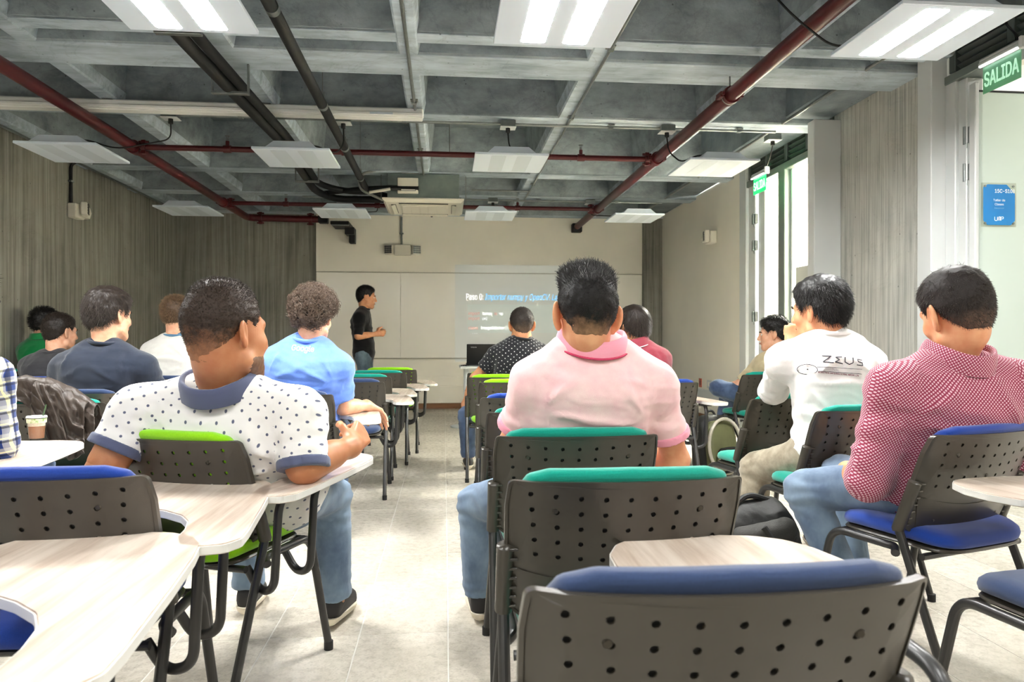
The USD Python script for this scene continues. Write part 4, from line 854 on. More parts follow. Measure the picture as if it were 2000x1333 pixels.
def person(label, sp, shirt, pants, hair, sk, h=.011, hh=.0065, hd=.006, fine=(), shoes=None, seed=1, extras=()):
    """sp: joints in metres (P pelvis, N neck base, sL sR shoulders, eL eR elbows, wL wR wrists, kL kR knees, aL aR ankles, H head centre + hy hp hr, hs head size)."""
    t = thing('person', label, 'person'); base = str(t.GetPath())
    P, N, M, L = tor_frame(sp); w = sp.get('w', 1.); J = {k: np.array(x, float) for k, x in sp.items() if k[0] in 'seswkaH' and np.ndim(x) == 1 and len(x) == 3}
    H = J['H']; R = rot(sp.get('hy', 0), sp.get('hp', 0), sp.get('hr', 0)); hs = sp.get('hs', 1.1); loc = lambda p: ((p - H) @ R) / hs
    hips = {k: P + M.T @ np.array([sg * .092 * w, .0, -.03]) for k, sg in (('L', -1), ('R', 1))}
    parts = []
    # head and neck, continuing down into the collar
    lo, hi = np.minimum(H - .165 * hs, N - .09), np.maximum(H + .165 * hs, N + .09)
    f = Fld(lo, hi, hh); pr = dict(jaw=sp.get('jaw', 1.), full=sp.get('full', 1.), ear=sp.get('ear', 1.))
    f.add(lambda p: d_head(loc(p), **pr) * hs, lo, hi); nr = sp.get('neck', .060)
    f.cone(H + R @ np.array([0, -.030, .0]) * hs, H + R @ np.array([0, -.026, -.055]) * hs, .060 * hs, .048 * hs, .03); nb = H + R @ np.array([0, -.028, -.035]) * hs; f.cone(nb, N - M[2] * .03, nr * .98, nr * 1.08, .035)
    for sg in ((-1, 1) if not (shirt.get('collar') and shirt['collar'][0] == 'polo') else ()): f.cone(nb - R @ np.array([0, 0, .02]), N + M.T @ np.array([sg * .05, -.01, -.06]), nr * .4, .03, .03)
    parts.append(f.mesh())
    # trunk and legs (and whole arms unless built finely)
    allp = np.array([P, N] + [x for k, x in J.items() if k != 'H']); f = Fld(allp.min(0) - .16, allp.max(0) + .16, h)
    fn, lo, hi = torso_fn(sp, -.006); f.add(fn, lo, hi); shoulder_cones(f, sp, -.006)
    ua, ub, uc = .050 * (.5 + .5 * w), .042 * (.5 + .5 * w), .029 * (.6 + .4 * w)
    for sd in 'LR':
        S, E_, W_ = J['s' + sd], J['e' + sd], J['w' + sd]
        if sd in fine: f.cone(S, S * .5 + E_ * .5, ua + .004, ua - .002, .03)
        else: f.cone(S, E_, ua, ub, .03); f.cone(E_, W_, ub, uc, .015)
        hp, K, A = hips[sd], J['k' + sd], J['a' + sd]
        f.cone(hp, K, .084, .056, .04); f.cone(K, A, .056, .038, .02)
        ft = J.get('t' + sd, None)
    parts.append(f.mesh())
    for sd in 'LR':
        dr, pn, cu = sp.get('h' + sd, ((0, 1, -.15), (0, -.15, -1), .25)); th = 1 if sd == 'R' else -1; E_, W_, S = J['e' + sd], J['w' + sd], J['s' + sd]
        parts.append(hand_field(W_, dr, pn, th, 1.06, cu, hd if sd in fine else max(hd, .0055), (E_, W_, ub, S * .55 + E_ * .45, (ua + ub) / 2) if sd in fine else None, uc))
    v, fc = joinm(parts); rawmesh(base + '/body', v, fc, vnorm(v, fc), sk)
    # face details
    if sp.get('face'):
        for sg in (-1, 1):
            c = H + R @ np.array([sg * .031, .0805, .014]) * hs; e = trimesh.creation.icosphere(2, .0105 * hs); e.apply_translation(c); pe = obj('eye', e, M_EYE, t, smooth=True)
            e = trimesh.creation.icosphere(1, .0050 * hs); e.apply_translation(H + R @ np.array([sg * .031, .0868, .014]) * hs); obj('iris', e, M_IRIS, pe, smooth=True)
            obj('eyebrow', tube([H + R @ np.array(q) * hs for q in ((sg * .016, .1, .030), (sg * .032, .098, .037), (sg * .048, .084, .031))], .0036 * hs, 6), M_BROW, t)
        obj('lips', tube([H + R @ np.array(q) * hs for q in ((-.022, .094, -.055), (0, .1045, -.054), (.022, .094, -.055))], [.003 * hs, .006 * hs, .003 * hs], 8), mat('lip_colour', (168, 100, 88), .45), t, smooth=True)
    # shirt
    thk = shirt.get('thick', .012); f = Fld(allp.min(0) - .2, np.maximum(allp.max(0), N + .12) + .14, shirt.get('h', h)); t0 = shirt.get('hem', -.12)
    fn, lo, hi = torso_fn(sp, thk, t0, shirt.get('top', 1.0)); f.add(fn, lo, hi); shoulder_cones(f, sp, thk)
    sl = shirt.get('sleeve', .62); ends = {}
    for sd in 'LR':
        S, E_, W_ = J['s' + sd], J['e' + sd], J['w' + sd]; fl = shirt.get('flare', .016)
        s1 = sl[sd] if isinstance(sl, dict) else sl
        if s1 <= 1: e = S + (E_ - S) * s1; segs = [(S, e, ua + .012, ua - (ua - ub) * s1 + fl)]
        else: e = E_ + (W_ - E_) * (s1 - 1); segs = [(S, E_, ua + .012, ub + fl), (E_, e, ub + fl, ub + (uc - ub) * (s1 - 1) + fl * .9)]
        dv = (segs[-1][1] - segs[-1][0]); dv /= np.linalg.norm(dv); ends[sd] = (e, dv, segs)
        def afn(p, segs=segs, e=e, dv=dv):
            d = smax(dcone(p, *segs[-1]), (p - e) @ dv, .004)
            return smin(d, dcone(p, *segs[0]), .02) if len(segs) > 1 else d
        A = np.array([x for q in segs for x in q[:2]]); f.add(afn, A.min(0) - .09, A.max(0) + .09, .045)
    v, fc = f.mesh(); n = vnorm(v, fc)
    dt = fn(v); da = np.min([np.min([dcone(v, *q) for q in ends[sd][2]], axis=0) for sd in 'LR'], axis=0); arm = da < dt - .004; v0 = v
    v = folds(v, n, sp, shirt.get('fold', .004), arm, seed)
    for sd in 'LR':     # bunching along the sleeves
        S, e = ends[sd][2][0][0], ends[sd][0]; ax = (e - S) / np.linalg.norm(e - S); m = arm & (dcone(v, S, e, .09, .09) < 0)
        al = (v - S) @ ax; v = v + n * (m * shirt.get('fold', .004) * .6 * np.sin(al * 75 + 9 * noise(v * 9, seed + 2)) * np.clip(al / .1, 0, 1))[:, None]
    wd = np.ones(len(v))
    for sd in 'LR': e, dv = ends[sd][:2]; r = np.linalg.norm(v0 - e, axis=1); wd = np.minimum(wd, np.clip((np.abs((v0 - e) @ dv) - .022) / .03, .12, 1) + (r > .12))
    v = v0 + (v - v0) * np.clip(wd, 0, 1)[:, None]; n = vnorm(v, fc); q = (v - P) @ M.T
    if shirt.get('uv'):
        zt = np.clip((q[:, 2] / L - .72) / .25, 0, 1); uvt = np.stack([q[:, 0] + np.sign(q[:, 0]) * np.clip(q[:, 1] + .04, 0, .3), q[:, 2] + zt * .7 * np.clip(q[:, 1] + .10, 0, .3)], 1); uva = np.zeros_like(uvt)
        for sd in 'LR':
            m = (q[:, 0] < 0) == (sd == 'L'); S, E_ = J['s' + sd], J['e' + sd]; ax = (E_ - S) / np.linalg.norm(E_ - S); c = np.cross(ax, M[1]); c /= np.linalg.norm(c)
            r = v - S; rc = r @ c; yy = r @ M[1] - (r @ ax) * (ax @ M[1]); uva[m] = np.stack([rc + np.sign(rc) * np.clip(yy + .01, 0, .3), r @ ax + .37 * (r @ ax < -9)], 1)[m]
        lab = arm[fc].sum(1) >= 2; nv = len(v); v2 = np.vstack([v, v]); f2 = np.where(lab[:, None], fc + nv, fc); uv = np.vstack([uvt, uva]); n2 = np.vstack([n, n])
        span = np.ptp(uv[f2][..., 0], axis=1) > .2; keep = np.unique(f2); rm = np.full(2 * nv, -1); rm[keep] = np.arange(len(keep)); ps = rawmesh(base + '/shirt', v2[keep], rm[f2], n2[keep], shirt['m'], uv[keep])
    else: ps = rawmesh(base + '/shirt', v, fc, n, shirt['m'])
    back = (v, n, q)
    if shirt.get('cuff'):
        for sd in 'LR':
            e, dv, segs = ends[sd]; f = Fld(e - .11, e + .11, .006); a, b, ra, rb = segs[-1]; cw = shirt.get('cuffw', .022)
            f.add(lambda p: smax(smax(dcone(p, a, b + dv * .05, ra + .0075, rb + .0075), (p - e) @ dv - .008, .003), -((p - e) @ dv) - cw, .003), e - .11, e + .11)
            cv, cf = f.mesh(); obj('sleeve_cuff', (cv, cf), shirt['cuff'], ps, smooth=True)
    if shirt.get('raglan'):
        pass
    col = shirt.get('collar')
    if col:
        kind, cm = col[0], col[1]; th = np.linspace(0, 2 * np.pi, 49)[:-1]; tl = col[2] if len(col) > 2 else 0.; hgt = col[3] if len(col) > 3 else 1.; rad = col[4] if len(col) > 4 else 1.
        if kind == 'crew':
            ring = np.stack([.086 * np.sin(th), .080 * np.cos(th) + .002, .010 + .012 * np.sin(th) ** 2 + tl * np.cos(th) * .05], 1) * rad; pts = N + (ring @ M); obj('neckband', tube(np.vstack([pts, pts[:2]]), .0105, 8, caps=False), cm, ps, smooth=True)
        else:
            prof = [(.000, -.045), (.000, -.010), (.000, .016), (.003, .024), (.008, .025), (.013, .012), (.017, -.010), (.021, -.029), (.018, -.032), (.013, -.016), (.007, .002)]
            V = []; zs = lambda z: (.020 + z - .034 * np.clip(np.cos(th), 0, 1) ** 2 + .010 * np.sin(th) ** 2) * hgt + tl * np.cos(th) * .05
            for o, z in prof:
                V.append(np.stack([(.070 + o) * rad * np.sin(th), np.where(np.cos(th) > 0, .078 + o, .072 + o) * rad * np.cos(th) + .002, zs(z)], 1))
            V = np.vstack(V); V += (noise(V * 30, seed)[:, None] - .5) * .004; k = len(th); nn = len(prof); i, j = np.meshgrid(np.arange(nn), np.arange(k), indexing='ij')
            qd = np.stack([i * k + j, i * k + (j + 1) % k, ((i + 1) % nn) * k + (j + 1) % k, ((i + 1) % nn) * k + j], -1).reshape(-1, 4)
            th_gap = (np.abs((j.reshape(-1) + .5) * 2 * np.pi / k - 0) < .16) | (np.abs((j.reshape(-1) + .5) * 2 * np.pi / k - 2 * np.pi) < .16)
            qd = qd[~th_gap]; cv = N + V @ M; cf = np.vstack([qd[:, [0, 1, 2]], qd[:, [0, 2, 3]]])
            pl = np.array(prof); uvc = np.stack([np.tile(th, nn) * .088 * rad, np.repeat(np.cumsum(np.r_[0, np.linalg.norm(np.diff(pl * [rad, hgt], axis=0), axis=1)]), k)], 1)
            rawmesh(str(ps.GetPath()) + '/collar', cv, cf, vnorm(cv, cf), cm, uvc)
            if len(col) > 5:
                ring = np.stack([.092 * rad * np.sin(th), np.where(np.cos(th) > 0, .100, .094) * rad * np.cos(th) + .002, zs(-.0295)], 1)[5:-4]
                obj('collar_stripe', tube(N + ring @ M, .0035, 6), col[5], ps, smooth=True)
    # trousers
    if pants:
        allq = np.array([P] + [J[k] for k in ('kL', 'kR', 'aL', 'aR')]); f = Fld(allq.min(0) - .17, allq.max(0) + .17, h)
        fn2, lo, hi = torso_fn(sp, .008, -.24, pants.get('waist', .16)); f.add(fn2, lo, hi)
        for sd in 'LR':
            hp, K, A = hips[sd], J['k' + sd], J['a' + sd]; ba = pants.get('bag', .012); f.cone(hp, K, .088 + ba * .5, .060 + ba, .05)
            dv = (A - K) / np.linalg.norm(A - K)
            f.add(lambda p, K=K, A=A, dv=dv: smax(dcone(p, K, A, .060 + ba, .043 + ba * 1.4), (p - A) @ dv + .01, .006), np.minimum(K, A) - .1, np.maximum(K, A) + .1, .02)
        pv, pf = f.mesh(); pn_ = vnorm(pv, pf); am = pants.get('fold', .005); nz = fbm(pv * 9, 3, seed + 5); pv = pv + pn_ * (am * (1 - np.abs(2 * nz - 1) - .6))[:, None]
        for sd in 'LR':
            for c, rad_ in ((J['k' + sd], .11), (J['a' + sd], .10)):
                r = pv - c; rr = np.linalg.norm(r, axis=1); pv = pv + pn_ * (am * .9 * np.sin(r[:, 2] * 120 + 7 * noise(pv * 12, seed)) * np.exp(-(rr / rad_) ** 2))[:, None]
        rawmesh(base + '/trousers', pv, pf, vnorm(pv, pf), pants['m'])
    # shoes
    for sd in 'LR':
        A = J['a' + sd]; a = math.radians(sp.get('f' + sd, 0)); fw = np.array([-math.sin(a), math.cos(a), 0]); z0 = A[2] - .085; c = np.array([A[0], A[1], 0]); rt = np.array([fw[1], -fw[0], 0])
        S_ = lambda y, x, z, r: manifold3d.Manifold.sphere(r, 14).translate(tuple(c + fw * y + rt * x + [0, 0, z0 + z]))
        up = manifold3d.Manifold.batch_hull([S_(-.035, 0, .055, .036), S_(-.03, 0, .075, .036), S_(.04, 0, .075, .036)]) + manifold3d.Manifold.batch_hull([S_(.02, 0, .07, .034), S_(.12, -.012, .045, .032), S_(.12, .012, .045, .032), S_(.165, 0, .042, .028), S_(-.03, 0, .045, .036)])
        so_ = manifold3d.Manifold.batch_hull([S_(y, x, zz, r) for y, x, r in ((-.045, 0, .034), (.10, -.018, .034), (.10, .018, .034), (.17, 0, .030)) for zz in (r, .006 + r)]).trim_by_plane((0, 0, -1), -(z0 + .034))
        shm, som = shoes or (mat('dark_shoe', (34, 32, 32), .6), mat('pale_sole', (214, 204, 184), .6))
        p_ = obj('shoe', tri(up), shm, t, smooth=50); obj('sole', tri(so_), som, p_, smooth=40)
    # hair
    if hair:
        th, zones = hair.get('th', .010), hair.get('line', 'std'); f = Fld(H - .17 * hs - hair.get('top', 0), H + .17 * hs + hair.get('top', 0), hair.get('h', hh))
        def hf(p):
            q = loc(p); zz = np.interp(q[..., 1], HL_Y, HL_Z[zones]) + hair.get('lift', 0.)
            tt = th + hair.get('top', 0.) * np.clip((q[..., 2] - hair.get('tz', .06)) / .05, 0, 1) * np.clip((q[..., 1] + hair.get('ty', .13)) / .05, 0, 1)
            bz = dcone(q, np.array([0, -.032, -.10]), np.array([0, -.032, .02]), .0525, .063); d = smin(d_skull(q), bz, .02) - tt * np.clip((q[..., 2] - zz) / .03 - .12, -.2, 1) + hair.get('sub', .0055) * np.clip(1 - (q[..., 2] - zz) / .035, 0, 1) * (q[..., 1] < 0)
            return smax(d, zz - q[..., 2], .004) * hs
        f.add(hf, f.lo, H + .17 * hs + .05); hv, hf_ = f.mesh(); hn = vnorm(hv, hf_); ql = loc(hv)
        rough = hair.get('rough', .003); fr = hair.get('freq', (60, 60, 40)); hv = hv + hn * ((fbm(ql * fr, 3, seed) - .5) * 2 * rough * hs)[:, None]
        hp_ = UsdGeom.Mesh.Define(stage, base + '/hair'); pr_ = rawmesh(base + '/hair', ql * 1.0 + (hv - H) @ R * (1 / hs) - ql, hf_, vnorm((hv - H) @ R / hs, hf_), hair['m'])
        mt = np.eye(4); mt[:3, :3] = (R * hs).T; mt[3, :3] = H; UsdGeom.Xformable(pr_).AddTransformOp().Set(Gf.Matrix4d(*mt.ravel().tolist()))
        hl = (hv - H) @ R / hs; nl = hn @ R
        if hair.get('n'):
            rg = np.random.default_rng(seed + 7); tr = hl[hf_]; ar = np.linalg.norm(np.cross(tr[:, 1] - tr[:, 0], tr[:, 2] - tr[:, 0]), axis=1); ok = tr[:, :, 2].mean(1) > hair.get('zmin', -.2); ar = ar * ok
            fi = rg.choice(len(hf_), hair['n'], p=ar / ar.sum()); b = rg.dirichlet((1, 1, 1), hair['n']); pp = (tr[fi] * b[..., None]).sum(1); nn = (nl[hf_][fi] * b[..., None]).sum(1)
            comb = np.array(hair.get('comb', (0, .2, -.6))); cw = hair.get('cw', 1.0); D = nn + cw * comb + rg.normal(size=nn.shape) * hair.get('jit', .25)
            if hair.get('whorl'): D = D * [1, 1, 1] + np.clip((pp[:, 2:3] - .07) / .05, 0, 1) * np.array(hair['whorl'])
            D /= np.linalg.norm(D, axis=1, keepdims=True); ln = hair.get('len', .015) * (1 + hair.get('lentop', 0.) * np.clip((pp[:, 2] - hair.get('tz', .06)) / .05, 0, 1))
            strands(base + '/hair/strands', hair.get('ms', hair['m']), pp - nn * .002, D, ln, hair.get('r', .0005), hair.get('np', 4), hair.get('curl', 0.), seed)
    for ex in extras: ex(t, dict(H=H, R=R, hs=hs, P=P, N=N, M=M, L=L, back=back, shirt=ps, loc=loc, J=J))
    return t
def on_back(g, name, mesh2d, m, u0, w0, parent=None, off=.0025, ang=0.):
    """Wraps flat print (x right, y up) on the back of a shirt, its middle at u0, w0 (torso frame)."""
    from scipy.spatial import cKDTree
    v, n, q = g['back']; ok = (n @ g['M'][1] < -.15) & (np.abs(q[:, 0]) < .22); tr = cKDTree(q[ok][:, [0, 2]]); mm = mesh2d.copy(); mm = mm.subdivide_to_size(.012) if len(mm.faces) < 20000 else mm
    x = mm.vertices.copy(); c, s = math.cos(ang), math.sin(ang); uw = np.stack([u0 + x[:, 0] * c - x[:, 1] * s, w0 + x[:, 0] * s + x[:, 1] * c], 1); d, i = tr.query(uw, k=6); wt = 1 / (d + 1e-4) ** 2; vv = (q[ok][:, 1][i] * wt).sum(1) / wt.sum(1)
    P = g['P'] + np.stack([uw[:, 0], vv - off - x[:, 2], uw[:, 1]], 1) @ g['M']
    return obj(name, (P, np.array(mm.faces)), m, parent if parent is not None else g['shirt'], smooth=False)
# ---------------------------------------------------------------- bags, jacket, cup
def blob(cones, lo, hi, h, k=.03, disp=None):
    f = Fld(lo, hi, h)
    for a, b, ra, rb in cones: f.cone(a, b, ra, rb, k)
    v, fc = f.mesh(); n = vnorm(v, fc)
    if disp: v = v + n * disp(v)[:, None]
    return v, fc
def leather(v):
    r = 1 - np.abs(2 * fbm(v * [9, 14, 7], 3, 5) - 1); r2 = 1 - np.abs(2 * fbm(v * [22, 30, 12], 3, 8) - 1); return .022 * (r - .6) + .009 * (r2 - .6)
t = thing('jacket', 'crumpled dark brown leather jacket hung over the corner of the teal chair at left', 'jacket', (-.05, 0, 0))
def sheet(x0, x1, ztop, dfront, dback, y0, nu=70, nv=56, seed=3, amp=.03, half=.035):
    u = np.linspace(0, 1, nu); w = np.linspace(0, 1, nv); U, W = np.meshgrid(u, w, indexing='ij'); X = x0 + (x1 - x0) * U; zt = ztop(X); db = dback(X); tot = dfront + db + 3.14 * half
    s_ = W * tot; f1 = s_ < dfront; f3 = s_ > dfront + 3.14 * half; a = np.clip((s_ - dfront) / half, 0, np.pi)
    Y = y0 + half * np.cos(a); Z = zt - half + half * np.sin(a) - np.where(f1, dfront - s_, 0) - np.where(f3, s_ - dfront - 3.14 * half, 0)
    p = np.stack([X * 9 + W * 2.4, W * 4 - U * 2.5, 0 * X], -1); r = 1 - np.abs(2 * fbm(p, 3, seed) - 1); r2 = 1 - np.abs(2 * fbm(p * [2.3, 1.2, 1], 3, seed + 4) - 1)
    off = amp * (r - .55) * (.5 + 1.2 * np.clip(W - .2, 0, 1)) + amp * .35 * (r2 - .6); Y = Y - off * np.where(f1, -1, 1); Z = Z + .5 * off; X = X + .6 * off
    V = np.stack([X, Y, Z], -1).reshape(-1, 3); i, j = np.meshgrid(np.arange(nu - 1), np.arange(nv - 1), indexing='ij'); q = np.stack([i * nv + j, i * nv + j + 1, (i + 1) * nv + j + 1, (i + 1) * nv + j], -1).reshape(-1, 4)
    F = np.vstack([q[:, [0, 1, 2]], q[:, [0, 2, 3]]]); n = vnorm(V, F); m = len(V); e = trimesh.Trimesh(V, F, process=False); bd = e.edges[trimesh.grouping.group_rows(e.edges_sorted, require_count=1)]
    side = np.vstack([np.stack([bd[:, 1], bd[:, 0], bd[:, 0] + m], 1), np.stack([bd[:, 1], bd[:, 0] + m, bd[:, 1] + m], 1)])
    return np.vstack([V, V - n * .005]), np.vstack([F, F[:, ::-1] + m, side])
LEA = mat('brown_leather', (74, 64, 57), .5, spec=.5, var=.35, vscale=(14, 14, 14), bump=.25, bscale=(160, 160, 160))
obj('body', sheet(-1.95, -1.53, lambda x: np.interp(x, [-1.95, -1.84, -1.74, -1.62, -1.53], [.885, .925, .915, .865, .79]), .12, lambda x: np.interp(x, [-1.95, -1.85, -1.72, -1.62, -1.53], [.05, .08, .17, .20, .12]), 3.44), LEA, t, smooth=True)
obj('sleeve', sheet(-1.78, -1.56, lambda x: np.interp(x, [-1.78, -1.68, -1.56], [.90, .885, .80]), .02, lambda x: np.interp(x, [-1.78, -1.7, -1.62, -1.56], [.10, .20, .25, .18]), 3.425, 44, 50, 9, .045, .05), LEA, t, smooth=True)
# cup of iced drink
cx, cy, cz = -1.735, 3.24, .666
cp = thing('drink_cup', 'clear plastic cup of brown iced drink with foam and a straw', 'cup', (cx, cy, cz))
obj('cup_wall', lathe([(.0, 0), (.028, 0), (.030, .004), (.037, .095), (.0355, .095), (.0285, .004), (0, .003)], 28), pane('cup_plastic', (246, 248, 246), .05), cp)
obj('drink', lathe([(0, .004), (.0275, .004), (.0318, .056), (0, .056)], 28), mat('milky_coffee', (164, 112, 84), .3), cp)
obj('foam', lathe([(0, .056), (.032, .056), (.0332, .070), (0, .072)], 28), mat('milk_foam', (238, 228, 214), .6, var=.2, vscale=(160, 160, 160)), cp)
obj('printed_band', lathe([(.0365, .070), (.0378, .088), (.0374, .088), (.0361, .070)], 28), mat('green_print', (120, 170, 70), .5, var=.9, vscale=(90, 90, 90), col2=(238, 240, 226)), cp)
obj('lid', lathe([(0, .099), (.038, .099), (.0395, .094), (.0395, .091), (.037, .091), (.0, .095)], 28), mat('lid_plastic', (226, 230, 222), .3), cp)
obj('straw', seg((.005, 0, .02), (.032, .012, .145), .0035, 8), mat('dark_green_straw', (60, 84, 54), .5), cp)
# green backpack
t = thing('backpack', 'olive green backpack with pale piping on the floor beside the far teal chair', 'backpack', (2.18, 5.62, 0), 20)
def bag(w, d, h, r, lean=.12, fn=None):
    m = rbox(-w / 2, w / 2, -d / 2, d / 2, 0, h, r, 20).refine_to_length(.035)
    m = m.warp_batch(lambda v: np.stack([v[:, 0] * (1 - .22 * np.clip((v[:, 2] - .55 * h) / (.45 * h), 0, 1) ** 2), v[:, 1] * (1 - .35 * np.clip(v[:, 2] / h, 0, 1)) + lean * v[:, 2] + .012 * np.sin(v[:, 0] * 16), v[:, 2] - .03 * np.abs(v[:, 0])], 1)); return tri(m)
OL, DK, PA = mat('olive_nylon', (106, 108, 72), .6, var=.25, vscale=(9, 9, 9)), mat('black_nylon', (30, 30, 28), .6, var=.3, vscale=(9, 9, 9), bump=.3, bscale=(60, 60, 60)), mat('pale_grey_piping', (190, 184, 168), .6)
obj('body', bag(.36, .24, .48, .09), DK, t, smooth=60)
fp = [(.165 * math.sin(a), -.125 + .12 * (.24 + .20 * math.cos(a)), .245 + .215 * math.cos(a)) for a in np.linspace(0, 2 * np.pi, 33)]
obj('front_panel', T(bag(.31, .10, .42, .045, .14), (0, -.105, .025)), OL, t, smooth=60)
obj('piping', tube(np.array(fp) + [0, -.028, 0], .014, 8, caps=False), PA, t, smooth=True)
obj('front_pocket', T(bag(.24, .06, .20, .028, .12), (.01, -.165, .04)), DK, t, smooth=60); obj('pocket_flap', T(bag(.19, .05, .14, .024, .14), (-.03, -.178, .06)), OL, t, smooth=60)
mk = front(text('S', .035, .002, True), -.212); mk.apply_translation((-.06, 0, .11)); obj('emblem', mk, PA, t, smooth=False)
obj('strap', tube(fillet([(.14, .03, .46), (.2, .12, .36), (.2, .12, .14), (.15, .05, .03)], .08), .016, 8), DK, t); obj('strap', tube(fillet([(.17, -.02, .40), (.22, -.05, .28), (.20, -.05, .05)], .08), .014, 8), DK, t)
obj('grab_handle', tube(fillet([(-.05, .05, .455), (-.03, .06, .51), (.03, .06, .51), (.05, .05, .455)], .03), .010, 8), DK, t)
# black bag
t = thing('shoulder_bag', 'slumped black cloth bag on the floor before the knee of the man in red', 'bag', (1.215, 2.78, 0), 12)
bv, bf = blob([((-.13, 0, .14), (.16, .02, .14), .13, .13), ((-.10, .02, .28), (.13, .03, .30), .10, .10), ((-.02, .03, .36), (.12, .03, .37), .06, .06)], (-.36, -.25, -.02), (.38, .28, .52), .010, .06, lambda v: .03 * (1 - np.abs(2 * fbm(v * 8, 3, 2) - 1) - .6))
bv[:, 2] = np.maximum(bv[:, 2], .002)
obj('body', (bv, bf), DK, t, smooth=True)
obj('flap', (lambda a: a)(blob([((-.07, -.07, .31), (.13, -.06, .33), .05, .05), ((-.07, -.115, .21), (.13, -.105, .22), .03, .03)], (-.2, -.25, .1), (.26, .1, .5), .009, .06, lambda v: .012 * (fbm(v * 10, 3, 4) - .5))), mat('charcoal_canvas', (48, 47, 43), .7, bump=.3, bscale=(300, 300, 300)), t, smooth=True)
obj('strap', tube(fillet([(.0, -.10, .36), (.05, -.14, .26), (.05, -.17, .12)], .05), .014, 8), DK, t); obj('buckle', bx(.03, .07, -.165, -.15, .25, .30, .004), M_GALV, t)
obj('strap', tube(fillet([(-.1, .0, .38), (.0, .02, .47), (.12, .03, .43)], .08), .012, 8), DK, t)
# ---------------------------------------------------------------- the people in the room
SK_LIGHT, SK_TAN, SK_BROWN, SK_WARM = skin('skin_light', (226, 178, 148)), skin('skin_tan', (214, 158, 118)), skin('skin_brown', (184, 128, 90)), skin('skin_warm', (222, 164, 124))
H_BLACK = hairmat('black_hair', (20, 17, 16)); H_DARK = hairmat('dark_brown_hair', (36, 27, 21)); H_BROWN = hairmat('light_brown_hair', (92, 70, 50))
S_BLACK, S_DARK, S_BROWN = mat('black_strands', (24, 21, 20), .4, spec=.5), mat('dark_strands', (48, 37, 29), .4, spec=.5), mat('brown_strands', (120, 94, 68), .4, spec=.5)
DENIM = denim('blue_denim', (126, 146, 166), (88, 106, 130)); DENIM2 = denim('mid_blue_denim', (84, 102, 132), (52, 66, 92)); DENIM3 = denim('grey_blue_denim', (108, 126, 138), (70, 86, 98)); KHAKI = cloth('grey_beige_cloth', (168, 158, 138), (128, 118, 100)); DARKT = cloth('dark_trousers', (44, 46, 54))
def legs(x, y, fl=0, w=.13): return dict(kL=(x - w, y + .42, .54), kR=(x + w, y + .42, .54), aL=(x - w, y + .40, .09), aR=(x + w, y + .40, .09))
# pink polo
PINK = cloth('pink_pique', (244, 208, 206), (238, 190, 194)); PINKC = cloth('pink_collar_cloth', (238, 158, 176))
person('man seen from behind in a pale pink polo shirt, right of the aisle', dict(P=(.455, 2.42, .60), N=(.474, 2.285, 1.072), sL=(.292, 2.30, .955), sR=(.685, 2.30, .945), eL=(.222, 2.44, .72), eR=(.785, 2.38, .68), wL=(.30, 2.68, .66), wR=(.66, 2.62, .66),
    kL=(.125, 2.76, .46), aL=(.135, 2.80, .095), kR=(.62, 2.86, .52), aR=(.62, 2.84, .095), H=(.448, 2.25, 1.155), hy=2, hp=-6, hr=4, hs=1.15, w=1.12, neck=.058, full=1.0, jaw=.92, hump=.015, ear=1.1),
    dict(m=PINK, sleeve=.66, flare=.018, fold=.006, collar=('polo', PINKC, 0, .92, 1.34, mat('deep_pink_piping', (196, 52, 92), .7)), cuff=PINKC, cuffw=.020, h=.008), dict(m=DENIM),
    dict(m=hairmat('black_faded_hair', (22, 19, 18), (150, 112, 82), -.085, .0), th=.005, line='high', lift=-.010, sub=.0035, top=.026, tz=.075, ty=.05, rough=.004, n=9000, len=.004, lentop=3.4, r=.0006, comb=(0, .1, -.4), whorl=(0, .5, 1.2), cw=.8, jit=.2, ms=S_BLACK, np=3, zmin=-.025, h=.005), SK_WARM, h=.009, hh=.0042, fine='LR', hd=.005, seed=11)
